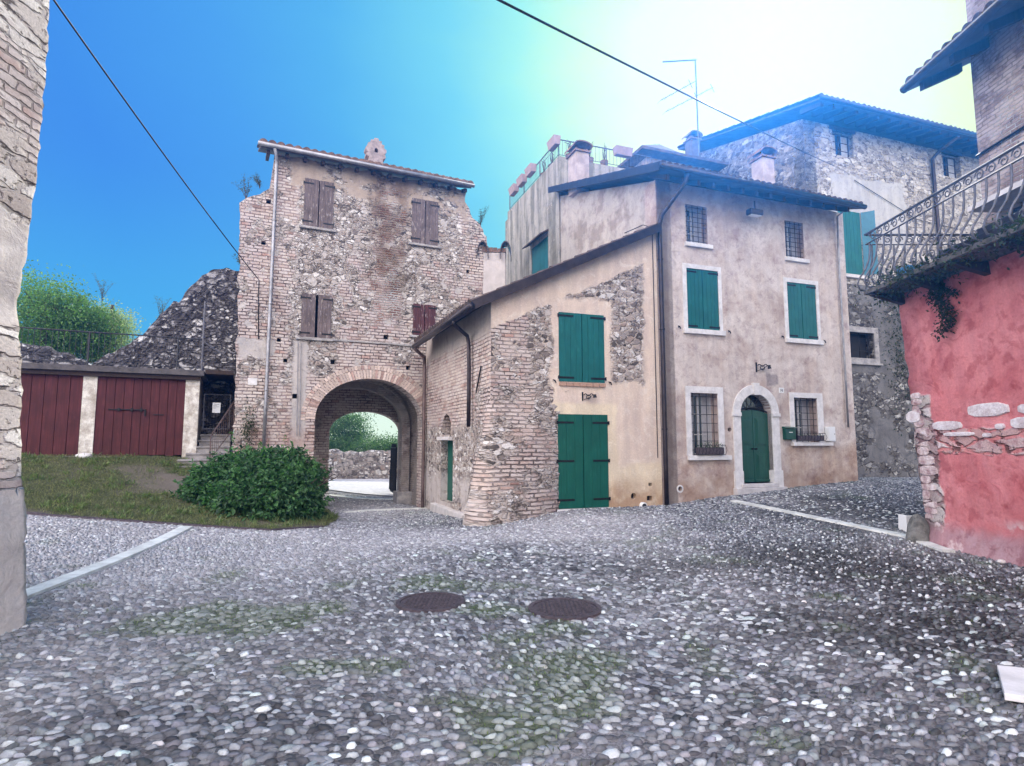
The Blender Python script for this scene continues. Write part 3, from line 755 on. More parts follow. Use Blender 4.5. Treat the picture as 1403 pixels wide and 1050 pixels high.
for (a, c, aj, nm) in ((d1e - 2.35, d1e, 0, 9), (d2[0], d2[1], 0, 10)):
    b = MB(); pw = (c - a) / nm
    for j in range(nm):
        o_ = random.uniform(0, .008)
        b.fbox(T, a + j * pw + .006, a + (j + 1) * pw - .006, 1.22 + random.uniform(-.01, .03), 3.28, -.09 , -.045 + o_)
    b.fbox(T, a + .01, c - .01, 1.26, 3.27, -.1, -.085)
    d = b.build('door', M_GDOOR, garage)
    if a > -8:
        b = MB(); s_, z_ = T.hit(148, 561); s2_, z2_ = T.hit(199, 563)
        b.tube([T.P(s_, z_, -.02), T.P(s2_, z_ + .0, -.02)], .018, 6); b.tube([T.P(s2_, z_ + .02, -.02), T.P(s2_, z_ - .16, -.01)], .02, 6)
        for q in (.25, .6, .85): b.fbox(T, s_ + (s2_ - s_) * q, s_ + (s2_ - s_) * q + .05, z_ - .045, z_ + .045, -.035, .004)
        b.build('bolt', M_IRON, d)
        b = MB(); b.fbox(T, s2_ + .18, s2_ + .42, z_ - .13, z_ - .105, -.035, -.015); b.build('handle', M_IRON, d)
# railing on the garage roof
M_DRAIL = simple('dark_rail_iron', (.05, .05, .055), .5, .5, .3, 9)
rail = thing("terrace_railing", "long thin dark iron railing along the garage roof edge", "railing", T.P(-7, GZ))
rl = T.off(-.15)
b = MB()
b.tube([rl.P(-13.9, 4.42, 0), rl.P(-4.6, 4.42, 0)], .018, 6); b.tube([rl.P(-13.9, 3.62, 0), rl.P(-4.6, 3.62, 0)], .013, 6)
b.build('rail', M_DRAIL, rail)
b = MB()
for k in range(76): s = -13.85 + k * .1225; b.tube([rl.P(s, 3.62, 0), rl.P(s, 4.42, 0)], .006, 5, cap=False)
kind(b.build('baluster_row', M_DRAIL, rail), 'stuff')
for s in (-13.8, -11.6, -9.4, -7.2, -5.2): b = MB(); b.tube([rl.P(s, GZ, 0), rl.P(s, 4.42, 0)], .02, 6); b.build('post', M_DRAIL, rail)
b = MB(); b.tube([rl.P(-4.6, GZ, 0), rl.P(-4.6, 5.5, 0)], .028, 8); b.tube([rl.P(-4.6, 4.36, 0), rl.P(-3.95, 3.95, -.1)], .02, 6)
tag(b.build("iron_pole", M_RAIL, None, loc=rl.P(-4.6, GZ, 0)), "upright iron pole with a sloping brace at the end of the garage roof", "pole")
# steps beside the tower
st = thing("stone_steps", "worn stone steps climbing between garage pillar and gate tower", "steps", T.P(-4.3, .9))
zz = [.78, .97, 1.13, 1.29, 1.47, 1.64, 1.8]
sl_ = [-5.05, -5.02, -4.85, -4.72, -4.6, -4.58]
for k in range(6):
    b = MB(); w1 = .78 - k * .27
    b.fbox(T, sl_[k] + (0.02 if k > 3 else 0), -3.8, zz[k] - (.4 if k == 0 else .02), zz[k + 1] - .05, w1 - .42, w1 - .03)
    b.fbox(T, sl_[k], -3.79, zz[k + 1] - .048, zz[k + 1], w1 - .34, w1)
    b.build('step', M_CONC, st, bevel=.012)
b = MB(); b.fbox(T, -4.6, -3.78, 1.2, 1.75, -4, -.92); b.build('landing', M_CONC, st)
pb = thing("passage_wall", "dark stone wall closing the stair passage between garage and tower", "wall", T.P(-4.2, 1.7, -1.9))
b = MB(); b.fbox(T, -4.62, -3.76, 1.5, 3.9, -2.3, -1.9); b.build('masonry', M_RUIN, pb, uvo=T.o)
b = MB(); b.fbox(T, -4.5, -3.8, 3.45, 3.56, -1.9, .0); b.build('canopy', M_BEAM, pb)
ga = thing("iron_gate", "small dark iron gate at the top of the stone steps", "gate", T.P(-4.2, 1.85, -.6))
TG = T.off(-.6); g0 = H_(TG, 279, 541, 315, 588)
b = MB()
b.tube([TG.P(g0[0], g0[2]), TG.P(g0[0], g0[3]), TG.P(g0[1], g0[3]), TG.P(g0[1], g0[2]), TG.P(g0[0], g0[2])], .022, 6); b.build('frame', M_RAIL, ga)
b = MB(); b.tube([TG.P(g0[0], g0[3] - .16), TG.P(g0[1], g0[3] - .16)], .012, 5)
for k in range(1, 9): s = g0[0] + (g0[1] - g0[0]) * k / 9; b.tube([TG.P(s, g0[2]), TG.P(s, g0[3])], .008, 5)
b.build('bars', M_IRON, ga)
sg = H_(TG, 291, 552, 302, 566); b = MB(); b.fbox(TG, *sg, .03, .036)
nt = thing("paper_notice", "small white paper notice fixed to the iron gate", "notice", TG.P((sg[0] + sg[1]) / 2, sg[2], .03)); b.build('sheet', M_PLASTIC, nt)
b = MB()
for k, (l, r) in enumerate(((.25, .85), (.12, .6), (.12, .8), (.12, .5))): b.fbox(TG, sg[0] + .2 * l, sg[0] + .2 * r, sg[3] - .055 - k * .035, sg[3] - .046 - k * .035, .0365, .038)
b.build('print', M_RAIL, nt)
hr = thing("stair_handrail", "rusty iron handrail with thin bars beside the stone steps", "handrail", T.P(-4.2, .95, .6))
q0 = T.off(.55).hit(289, 598); q1 = T.off(-.45).hit(321, 550); P0 = T.P(q0[0], q0[1], .55); P1 = T.P(q1[0], q1[1], -.45)
b = MB(); b.tube([P0, P1], .022, 6); b.tube([(P0[0], P0[1], P0[2] - .62), (P1[0], P1[1], P1[2] - .8)], .012, 5); b.build('rail', M_COPPER, hr)
for P_, dz in ((P0, .85), (P1, 1.0)): b = MB(); b.tube([P_, (P_[0], P_[1], P_[2] - dz)], .018, 6); b.build('post', M_COPPER, hr)
b = MB()
for k in range(1, 11):
    t = k / 11; x = [P0[i] + (P1[i] - P0[i]) * t for i in range(3)]; b.tube([x, (x[0], x[1], x[2] - .62 - .18 * t)], .006, 5, cap=False)
b.build('bars', M_COPPER, hr)

def rough_wall(name, F_, prof, z0, th, mat, label, cat, amp=.1, step=.09, n_w=4):
    """ruined wall: dense displaced grid on both faces; prof = list of (s, ztop)"""
    s0, s1 = prof[0][0], prof[-1][0]; nu = int((s1 - s0) / step) + 1
    ss_ = np.linspace(s0, s1, nu); zt = np.interp(ss_, [p[0] for p in prof], [p[1] for p in prof])
    zt = zt + np.convolve(rng.uniform(-1, 1, nu + 2), [.3, .5, .3], 'valid') * amp * 1.6
    nz = int((max(zt) - z0) / step) + 1
    o3 = np.array([F_.o[0], F_.o[1], 0]); d3 = np.array([*F_.d, 0]); n3 = np.array([*F_.n, 0])
    def grid(w, sgn):
        V = np.zeros((nz, nu, 3)); nx = rng.uniform(0, 1, (nz, nu)); nx = (nx + np.roll(nx, 1, 0) + np.roll(nx, 1, 1) + np.roll(nx, (1, 1), (0, 1))) / 4
        for i in range(nz):
            t = i / (nz - 1); z = z0 + (zt - z0) * t
            ww = w + sgn * (nx[i] * amp * 1.4 - (t > .93) * .12 * (t - .93) / .07)
            V[i] = o3 + np.outer(ss_, d3) + np.outer(ww, n3) ; V[i, :, 2] = z
        return V
    A_ = grid(0, 1); B_ = grid(-th, -1); V = np.concatenate([A_.reshape(-1, 3), B_.reshape(-1, 3)]); N_ = nz * nu
    i, j = np.meshgrid(np.arange(nz - 1), np.arange(nu - 1), indexing='ij'); a = (i * nu + j).ravel()
    Q = [np.stack([a, a + 1, a + nu + 1, a + nu], 1), np.stack([a + nu, a + nu + 1, a + 1, a], 1) + N_]
    k = np.arange(nu - 1); t = (nz - 1) * nu + k; Q.append(np.stack([t, t + 1, t + 1 + N_, t + N_], 1))
    i = np.arange(nz - 1)
    for e in (0, nu - 1):
        a = i * nu + e; q = np.stack([a, a + nu, a + nu + N_, a + N_], 1); Q.append(q if e == 0 else q[:, ::-1])
    uv = np.zeros((len(V), 2)); uv[:, 0] = (V[:, :2] - np.array(F_.o)) @ np.array(F_.d); uv[:, 1] = V[:, 2]
    o = npmesh(name, V, np.concatenate(Q), mat, uv=uv, smooth=False); tag(o, label, cat); return o
rough_wall("ruined_wall", T.off(-2.8), [(-7.6, 3.9), (-6.9, 4.4), (-6.3, 5.0), (-6.0, 5.45), (-5.65, 5.95), (-5.45, 6.0), (-5.2, 6.55), (-4.85, 6.95), (-4.6, 7.1), (-4.2, 7.2), (-3.5, 7.2)], 2.0, .9, M_RUIN,
           "ruined rubble wall stepping up to the left side of the gate tower", "ruined wall", .085, .075)
# earth terrace and low retaining wall behind the garages
b = MB(); b.fbox(T, -30, -3.9, 1.0, 3.3, -26, -5.25); ter = b.build("upper_terrace_ground", simple("terrace_soil", (.07, .075, .04), .95, var=.5, bump=.03), None); kind(ter, 'structure')
o_ = rough_wall("retaining_wall", T.off(-3.6), [(-14, 4.5), (-11, 4.5), (-8.9, 4.45), (-8.3, 4.2), (-7.4, 3.8)], 3.4, .4, M_RUIN, "low grey retaining wall behind the garage roof railing", "wall", .05)

# ================================================================== low house
LZ = lambda s: 4.79 + .49 * (s + 4.48)          # underside of the roof along the front
low = thing("low_house", "low stone house with sloping roof and green double shutters in front of the gate", "house", A.P(-2.5, 0))
up = H_(A, 765.5, 430, 828, 524); dn = H_(A, 764, 568, 833.5, 697.5)
b = MB()
of = [(-4.5, -.8), (-.06, -.8), (-.06, LZ(-.06)), (-4.5, LZ(-4.5))]
ven = []
for px, py, q in ((891, 664, .05), (890, 683, .075)):
    s, z = A.hit(px, py); ven.append(rc(s - q, s + q, z - q * .8, z + q * .8))
cv = A.hit(868, 680)
ven.append([(cv[0] + .075 * math.cos(t), cv[1] + .075 * math.sin(t)) for t in [i * math.pi / 6 for i in range(12)]])
b.panel(A, of, [rc(*up), rc(*dn)] + ven, 0, .45)
b.build('front_wall', M_LOWF, low, uvo=A.o)
# side wall (seen obliquely, faces left)
LF = flip(L, 5.95)                             # s runs from the back corner (0) to the front corner (5.95)
toL = lambda s: 5.95 - s
dS = (toL(4.05), toL(2.88), -.05, 1.62)
ni = (toL(3.95), toL(3.1), 1.78, 2.32)
b = MB()
nic = arch((ni[0] + ni[1]) / 2, (ni[1] - ni[0]) / 2, 2.0, 1.78, 12, .36)[::-1]
b.panel(LF, [(0, -1.2), (5.95, -1.2), (5.95, 4.78), (0, 4.78)], [rc(*dS), nic], 0, .45)
b.build('side_wall', M_LOWS, low, uvo=LF.o)
b = MB()
b.fbox(LF, .5, 5.4, -1, -.9, -3, -.5)
b = MB(); b.fbox(LF, dS[0] - .03, dS[1] + .03, dS[2], dS[3], -.26, -.2); 
sd = b.build('side_door', M_GREEN, low)
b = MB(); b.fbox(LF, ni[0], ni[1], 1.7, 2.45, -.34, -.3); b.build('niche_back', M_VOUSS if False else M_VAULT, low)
b = MB(); b.fbox(LF, toL(4.2), toL(2.95), 1.63, 1.73, -.12, .1); b.build('lintel', M_MARBLE, low, bevel=.01)
b = MB(); b.fbox(LF, toL(4.6), toL(1.6), -.6, -.17, -.3, .16); b.build('doorstep', M_MARBLE, low, bevel=.02)
# back and high side so that the house is closed
b = MB(); hs = Fc(A.P(-.05, 0)[:2], -20); b.fbox(hs, .45, 6.0, -.8, 6.6, -.4, -.02) if False else None
q = [L.P(5.5, 0)[:2], (S_.P(4.6, 0)[0] - .06, S_.P(4.6, 0)[1])]
b.add([(*q[0], -.8), (*q[1], -.8), (*q[1], 6.85), (*q[0], 4.6)], [(0, 1, 2, 3)]); b.build('back_wall', M_LOWS, low)
# bulging masonry foot at the corner
nb = 26; nzb = 34; V = []
cA = np.array(A.P(-4.5, 0)[:2])
for i in range(nzb):
    t = i / (nzb - 1); z = -.75 + 3.6 * t
    ex = max(0, 1 - (z + .3) / 3.0); f = .58 * ex ** 1.15 + .015
    for k in range(nb):
        u = k / (nb - 1) * 2 - 1                         # -1 on the side wall, +1 on the front
        if u < 0: base = np.array(L.P(-u * 1.15, 0)[:2]); out = -np.array([math.cos(R(-22.4)), -math.sin(R(-22.4))])
        else: base = np.array(A.P(-4.5 + u * 1.7, 0)[:2]); out = np.array(A.n)
        fall = max(0.0, 1 - abs(u) ** 1.6)
        diag = (np.array([-1.0, -.15]) if u < 0 else np.array([-.35, -.94])); 
        dirn = diag * (1 - abs(u)) + out * abs(u); dirn /= np.linalg.norm(dirn)
        r_ = f * fall + rng.uniform(-.018, .022) - .02 * (abs(u) > .97)
        V.append((*(base + dirn * r_), z))
Q = [(i * nb + k, i * nb + k + 1, (i + 1) * nb + k + 1, (i + 1) * nb + k) for i in range(nzb - 1) for k in range(nb - 1)]
V = np.array(V); uv = np.stack([np.tile(np.linspace(-1.2, 1.7, nb), nzb) - 4.5, V[:, 2]], 1)
N = NT("corner_masonry", .93, .15)
c_ = brick_layer(N, BRICK_R, (.14, .11, .1), .26, .09, .018); c_ = over(N, c_, rubble_layer(N, STONE_R, (.42, .36, .32), .2, .12, .1), N.patch(1.6, .5, .05, 3))
c_ = over(N, c_, plaster_layer(N, (.55, .5, .47), (.62, .58, .55), (.45, .38, .34), 2), N.both(N.rect(-5.6, -4.25, -2, .35, .1, .35, 1.6, 2), N.patch(1.5, .42, .08, 5)), .2)
M_CORNER = N.out(c_[0], c_[1], .05)
npmesh('corner_foot', V, Q, M_CORNER, low, uv=uv, smooth=True)
shutter_pair(A, low, up[0], up[1], up[2], up[3], M_TEAL, w=.01, planks=4, hz=(.06, .95))
shutter_pair(A, low, dn[0], dn[1], dn[2] + .02, dn[3], M_GREEN, w=.01, planks=3, hz=(.09, .5, .91))
b = MB()
for k in range(7): a = up[0] + (up[1] - up[0]) * k / 7; b.fbox(A, a + .006, a + (up[1] - up[0]) / 7 - .006, up[2] - .1, up[2] - .015, -.05, .05 + random.uniform(-.01, .01))
b.build('brick_ledge', M_VOUSS, low); 
me = bpy.data.objects['brick_ledge'].data; a_ = me.color_attributes.new("Col", 'FLOAT_COLOR', 'POINT'); a_.data.foreach_set("color", np.tile([.42, .27, .2, 1], len(me.vertices)).astype(np.float32))
sill(A, low, dn[0] - .04, dn[1] + .08, dn[2] - .045, dn[2] + .012, .05, M_WHITE)
b = MB(); p = A.hit(880, 693); c = A.P(p[0], p[1], 0)
b.tube([A.P(p[0], p[1], -.1), A.P(p[0], p[1], .09)], .085, 16); b.build('vent_pipe', M_PLASTIC, low, smooth=True)
b = MB(); b.tube([A.P(p[0], p[1], .0), A.P(p[0], p[1], .094)], .06, 16); b.build('vent_mouth', M_DARK, low)
b = MB()
for r_ in ven: xs = [q[0] for q in r_]; zs = [q[1] for q in r_]; b.fbox(A, min(xs) - .02, max(xs) + .02, min(zs) - .02, max(zs) + .02, -.2, -.12)
b.build('vent_shade', M_DARK, low)
# roof: low eave on the left, high edge against the tall house
s_e = -5.05
def RP(s, w, dz): return A.P(s, LZ(s) + dz, w)
e_f = RP(s_e, .28, 0); 
eL = Fc(e_f[:2], -22.4)
def EP(t, dz=0): x = eL.P(t, LZ(s_e) + dz); return x
hiF = np.array(RP(-.10, .28, 0)); bk = 5.5
backL = np.array(EP(bk)); 
hiB = np.array([S_.P(4.9, 0)[0] - .1, S_.P(4.9, 0)[1], LZ(-.1)])
b = MB(); dzs = (.03, .11)
cs = [np.array(e_f), hiF, hiB, backL]
b.hexa([tuple(c + [0, 0, .03]) for c in cs] + [tuple(c + [0, 0, .10]) for c in cs]); 
b.build('roof_deck', M_SOFFIT, low)
up3 = np.array([0, 0, .13])
tiles('roof', cs[0] + up3, cs[3] + up3, cs[1] + up3, cs[2] + up3, M_DTILE, low, pitch=.22, amp=.055)
b = MB()      # verge board
b.hexa([RP(s_e, .29, -.06), RP(-.1, .29, -.06), RP(-.1, .25, -.06), RP(s_e, .25, -.06), RP(s_e, .29, .16), RP(-.1, .29, .16), RP(-.1, .25, .16), RP(s_e, .25, .16)])
b.build('verge_board', M_GUTTER, low)
b = MB(); b.tube([EP(-.05, .03), EP(2.7, .0), EP(bk, -.03)], .085, 12)
b.build('gutter', M_GUTTER, low, smooth=True)
p2 = [EP(1.25, -.03), EP(1.3, -.12), LF.P(toL(1.35), LZ(s_e) - .32, .12), LF.P(toL(1.3), LZ(s_e) - .5, .1)]
p2 += [LF.P(toL(1.25), z, .1) for z in (3.4, 2.7, 1.95)]
pipe(low, p2, .05, M_GUTTER)
p1 = [EP(5.3, -.05), EP(5.3, -.14), LF.P(toL(5.72), 4.25, .12), LF.P(toL(5.74), 3.9, .1)] + [LF.P(toL(5.74), z, .1) for z in (3, 2, 1, .2, -.5)]
pipe(low, p1, .055, M_COPPER)
b = MB(); p = L.hit(668, 520); b.tube([LF.P(toL(.55), 3.35, .03), LF.P(toL(.85), 2.75, .05)], .02, 5); b.build('wall_anchor', M_IRON, low)

def bracket(name, F_, s, z, label, k=1.0):
    t = thing(name, label, "lamp bracket", F_.P(s, z, 0))
    b = MB(); b.fbox(F_, s - .02 * k, s + .02 * k, z - .14 * k, z + .12 * k, 0, .02); b.build('plate', M_IRON, t)
    b = MB(); n = 16
    b.tube([F_.P(s + .02 + .34 * k * i / n, z + .04 * k + .03 * k * math.sin(i * .8), .04 + .10 * i / n) for i in range(n + 1)], .012, 6)
    b.tube([F_.P(s + (.16 + .07 * math.cos(a * .55)) * k, z + (-.02 + .06 * math.sin(a * .55)) * k, .06) for a in range(13)], .009, 6)
    b.tube([F_.P(s + .02, z - .1 * k, .03), F_.P(s + .15 * k, z - .06 * k, .06), F_.P(s + .3 * k, z + .04 * k, .1)], .009, 6)
    b.build('scroll', M_IRON, t)
    b = MB(); b.tube([F_.P(s + .32 * k, z + .05 * k, .13), F_.P(s + .33 * k, z - .05 * k, .13)], [.03, .05], 10); b.build('lamp_holder', M_IRON, t)
    return t
s, z = A.hit(798, 543); bracket("wall_lamp_bracket", A, s, z, "black iron lamp bracket between upper and lower green shutters of the low house", .8)
def dogs(F_, lst):
    for px, py in lst:
        s, z = F_.hit(px, py)
        t = thing("shutter_stay", "", "shutter stay", F_.P(s, z, 0))
        b = MB(); b.tube([F_.P(s, z, 0), F_.P(s, z, .05)], .012, 6); b.tube([F_.P(s - .05, z + .02, .055), F_.P(s, z + .01, .06), F_.P(s + .03, z - .05, .055)], .014, 6)
        b.build('catch', M_IRON, t); yield t
for t, l in zip(dogs(A, [(759, 522), (835, 525)]), ("left of the teal shutters of the low stone house", "right of the teal shutters of the low stone house")):
    t['label'] = "small black iron shutter stay " + l; t['group'] = "iron shutter stays on the walls"
# ================================================================== tall house
EAV = 8.36
tall = thing("tall_house", "three storey house with pinkish render, green shutters and arched front door", "house", A.P(3, .2))
TW = {}
w3l = H_(A, 939.5, 282, 969, 334); w3r = H_(A, 1076, 304, 1101, 354)
w2l = H_(A, 940.9, 370, 984.4, 452); w2r = H_(A, 1079, 389, 1118.5, 465)
w1l = H_(A, 946.5, 539, 984, 624); w1r = H_(A, 1088, 545.5, 1120, 606)
dr = H_(A, 1015, 540, 1058, 662.5)
b = MB()
of = [(-.04, -.6), (6.22, -.2), (6.22, EAV), (-.04, EAV)]
dc = (dr[0] + dr[1]) / 2; dw = (dr[1] - dr[0]) / 2; dz = A.hit(1036, 566)[1]
darch = arch(dc, dw, dz, dr[2], 18, dr[3] - dz)
vh = []
for px, py in ((931.6, 670), (999.6, 589)):
    s, z = A.hit(px, py); vh.append([(s + .06 * math.cos(t), z + .06 * math.sin(t)) for t in [i * math.pi / 6 for i in range(12)]])
b.panel(A, of, [rc(*w) for w in (w3l, w3r, w2l, w2r, w1l, w1r)] + [darch[::-1]] + vh, 0, .5)
b.build('front_wall', M_TALL, tall, uvo=A.o)
for s_, z_ in [(sum(p[0] for p in v) / 12, sum(p[1] for p in v) / 12) for v in vh]:
    b = MB(); b.fbox(A, s_ - .09, s_ + .09, z_ - .09, z_ + .09, -.2, -.1); b.build('vent_shade', M_DARK, tall)
b = MB(); s, z = A.hit(931.6, 670)
b.panel(A, [(s + .1 * math.cos(t), z + .1 * math.sin(t)) for t in [i * math.pi / 8 for i in range(16)]], [[(s + .062 * math.cos(t), z + .062 * math.sin(t)) for t in [i * math.pi / 8 for i in range(16)]]], .012, .03); b.build('vent_ring', M_WHITE, tall)
# side wall facing left (only its upper half shows above the low roof)
SF = flip(S_, 5.9)
b = MB()
rs = .335                                        # roof slope going back
b.panel(SF, [(0, -.6), (5.9, -.6), (5.9, EAV - .02), (0, EAV + 5.9 * rs)], [], .0, .4)
b.build('side_wall', M_SIDE2, tall, uvo=SF.o)
b = MB()
cB = A.P(6.2, 0)[:2]; cC = (cB[0] - .34 * 2.6, cB[1] + .94 * 2.6)
RB = Fc(cB, -20); b.fbox(RB, 0.02, 2.6, -.6, EAV + .0, 0, .3); b.build('right_wall', M_TALL, tall, uvo=A.o)
# windows
for w in (w3l, w3r):
    window(A, tall, *w, depth=.24, curtain=True); grille(A, tall, *w, w=-.06, nv=4, nh=8)
    sill(A, tall, w[0] - .06, w[1] + .12, w[2] - .11, w[2], .07)
for w in (w1l, w1r):
    window(A, tall, *w, depth=.26); grille(A, tall, w[0], w[1], w[2], w[3], w=-.04, nv=4, nh=7)
w = w1l; surround(A, tall, (w[0] - .15, w[1] + .17, w[2] - .0, w[3] + .17), (w[0], w[1], w[2] + .001, w[3]), 0, .03)
w = w1r; surround(A, tall, (w[0] - .15, w[1] + .2, w[2] - .0, w[3] + .14), (w[0], w[1], w[2] + .001, w[3]), 0, .03)
w = w1l; sill(A, tall, w[0] - .13, w[1] + .3, w[2] - .12, w[2] - .003, .12)
w = w1r; sill(A, tall, w[0] - .16, w[1] + .42, w[2] - .1, w[2] - .003, .12)
for w in (w2l, w2r):
    surround(A, tall, (w[0] - .12, w[1] + .1, w[2] - .0, w[3] + .12), (w[0], w[1], w[2] + .001, w[3]), 0, .025)
    sill(A, tall, w[0] - .14, w[1] + .15, w[2] - .13, w[2] - .003, .08)
    shutter_pair(A, tall, *w, M_TEAL, w=.0, planks=4, hz=(.05, .95))
for w in (w3l, w3r, w1l, w1r, w2l, w2r): backing(A, tall, w[0] - .1, w[1] + .1, w[2] - .1, w[3] + .1, -.52)
# front door
door = MB(); zt = dz - .02
def leaf_panel(bm, a, c, z0, z1):
    bm.fbox(A, a, c, z0, z1, -.16, -.12)
n = 10
for side in (0, 1):
    b = MB(); a = dr[0] + .0 if side == 0 else dc + .006; c = dc - .006 if side == 0 else dr[1]
    top = lambda s: zt + .10 * math.cos((s - dc) / dw * 1.45)
    pts = [(a, dr[2] + .02), (c, dr[2] + .02)] + [(c - (c - a) * k / 8, top(c - (c - a) * k / 8)) for k in range(9)]
    b.panel(A, pts, [], -.13, .05)
    m = .07
    for (z0, z1) in ((dr[2] + .12, dr[2] + .78), (dr[2] + .98, zt - .1)):
        for j in range(3):
            i_ = m + j * .03
            b.fbox(A, a + i_, c - i_, z0 + j * .03, z1 - j * .03, -.13, -.122 + j * .008)
    b.fbox(A, a + .02, c - .02, dr[2] + .03, dr[2] + .09, -.13, -.105)
    lf = b.build('door_leaf', M_DKGREEN, tall, bevel=.004)
    k_ = MB(); sx = c - .05 if side == 0 else a + .05
    k_.tube([A.P(sx, dr[2] + .9, -.12), A.P(sx, dr[2] + .9, -.06)], .022, 8); k_.build('handle', M_IRON, lf)
b = MB(); b.fbox(A, dr[0] - .02, dr[1] + .02, dz - .1, dr[3] + .03, -.3, -.24); b.build('lunette_glass', M_GLASS, tall)
b = MB()
b.tube([A.P(dr[0] + (dr[1] - dr[0]) * k / 12, dz + .02 + .12 * math.cos((dr[0] + (dr[1] - dr[0]) * k / 12 - dc) / dw * 1.45) + .0, -.15) for k in range(13)], .02, 6)
for k in range(1, 6):
    a_ = math.pi * k / 6; b.tube([A.P(dc, dz + .08, -.16), A.P(dc + dw * math.cos(a_), dz + (dr[3] - dz) * math.sin(a_), -.16)], .009, 5)
b.build('lunette_grille', M_IRON, tall)
backing(A, tall, dr[0] - .1, dr[1] + .1, dr[2] - .1, dr[3] + .1, -.52)
# stone door surround
b = MB(); wd = .24
for sgn in (-1, 1):
    a, c = (dc - dw - wd, dc - dw) if sgn < 0 else (dc + dw, dc + dw + wd)
    b.fbox(A, a, c, dr[2] + .33, dz - .09, -.2, .035)
    b.fbox(A, a - .03, c + .03 if sgn > 0 else c + .0, dr[2] - .3, dr[2] + .33, -.2, .06) if sgn > 0 else b.fbox(A, a - .03, c, dr[2] - .3, dr[2] + .33, -.2, .06)
    b.fbox(A, a - .025 if sgn < 0 else a, c if sgn < 0 else c + .025, dz - .09, dz - .0, -.2, .07)
k_ = 20; ru = .24
for k in range(k_):
    t0, t1 = math.pi * (k + .02) / k_, math.pi * (k + .98) / k_
    P4 = [(dc + dw * math.cos(t0), dz + (dr[3] - dz) * math.sin(t0)), (dc + (dw + ru) * math.cos(t0), dz + (dr[3] - dz + ru) * math.sin(t0)),
          (dc + (dw + ru) * math.cos(t1), dz + (dr[3] - dz + ru) * math.sin(t1)), (dc + dw * math.cos(t1), dz + (dr[3] - dz) * math.sin(t1))]
    b.hexa([A.P(*P4[i], -.2) for i in range(4)][::-1] + [A.P(*P4[i], .04) for i in range(4)][::-1])
b.hexa([A.P(dc + x, z, -.1) for x, z in ((.07, dr[3] - .03), (.1, dr[3] + .29), (-.1, dr[3] + .29), (-.07, dr[3] - .03))][::-1] + [A.P(dc + x, z, .08) for x, z in ((.07, dr[3] - .03), (.1, dr[3] + .29), (-.1, dr[3] + .29), (-.07, dr[3] - .03))][::-1])
b.build('door_surround', M_WHITE, tall)
b = MB(); b.fbox(A, dc - dw - .08, dc + dw + .08, dr[2] - .1, dr[2] + .0, -.3, .1); b.fbox(A, dc - dw - .3, dc + dw + .32, dr[2] - .5, dr[2] - .105, -.2, .14); b.build('doorstep', M_MARBLE, tall, bevel=.015)
# roof
OV = .82; zl = 8.22
def RT(s, w, dz=0): return A.P(s, 8.33 + (-w) * rs * .98 + dz, w)
c0, c1 = np.array(A.P(-.45, zl, OV)), np.array(A.P(6.28, zl - .1, OV))
t0 = np.array([*S_.P(6.2, 0)[:2], zl + (6.2 + OV) * rs]) + np.array([-.3, -.1, 0]); t1 = np.array([A.P(6.5, 0)[0] - .34 * 2.9, A.P(6.5, 0)[1] + .94 * 2.9, zl + (2.9 + OV) * rs])
tl = lambda dz_: [tuple(p + [0, 0, dz_]) for p in (c0, c1, t1, t0)]
b = MB(); b.hexa(tl(.02) + tl(.1)); b.build('roof_deck', M_SOFFIT, tall)
tiles('roof', c0 + [0, 0, .14], c1 + [0, 0, .14], t0 + [0, 0, .14], t1 + [0, 0, .14], M_DTILE, tall, pitch=.22, amp=.06)
for k in range(14):
    b = MB(); s = -.2 + k * .46
    b.hexa([A.P(s, zl - .2, OV - .1), A.P(s + .09, zl - .2, OV - .1), A.P(s + .09, zl + .18, -.06), A.P(s, zl + .18, -.06), A.P(s, zl - .06, OV - .1), A.P(s + .09, zl - .06, OV - .1), A.P(s + .09, zl + .27, -.06), A.P(s, zl + .27, -.06)]); b.build('rafter', M_BEAM, tall)
b = MB(); b.tube([A.P(-.48, zl + .06, OV + .05), A.P(6.3, zl - .04, OV + .05)], .07, 10); b.build('gutter', M_GUTTER, tall, smooth=True)
b = MB(); v0 = np.array(c0); v1 = np.array(t0); side = np.array([-.94, -.34, 0]) * .03
b.hexa([tuple(v0 + [0, 0, -.05]), tuple(v1 + [0, 0, -.05]), tuple(v1 + side + [0, 0, -.05]), tuple(v0 + side + [0, 0, -.05]), tuple(v0 + [0, 0, .17]), tuple(v1 + [0, 0, .17]), tuple(v1 + side + [0, 0, .17]), tuple(v0 + side + [0, 0, .17])])
b.build('verge_board', M_GUTTER, tall)
pp = [A.P(.35, zl + .02, OV), A.P(.33, zl - .2, OV - .05), A.P(.02, 7.35, .16), A.P(-.02, 7.1, .11)] + [A.P(-.02 - .0 * k, z, .11) for k, z in enumerate((6, 5, 4, 3, 2, 1, 0))]
pipe(tall, pp, .058, M_GUTTER, clips=[(A.P(-.02, z, .11), 0) for z in (6.2, 4.4, 1.9)])
pp = [A.P(6.2, zl + .1, .4), A.P(6.14, zl - .05, .1)] + [A.P(6.14, z, .06) for z in (7, 5, 3.5, 2.0)]
b = MB(); b.tube(pp, .028, 8); b.build('drainpipe', M_ZINC, tall, smooth=True)
b = MB(); s, z = A.hit(897, 320); b.tube([A.P(-1.0, LZ(-.9) + .25, .03), A.P(-.45, 7.08, .02), A.P(-.18, 7.05, .02), A.P(-.18, 1.2, .02)], .011, 5); b.build('cable_run', M_IRON, tall)
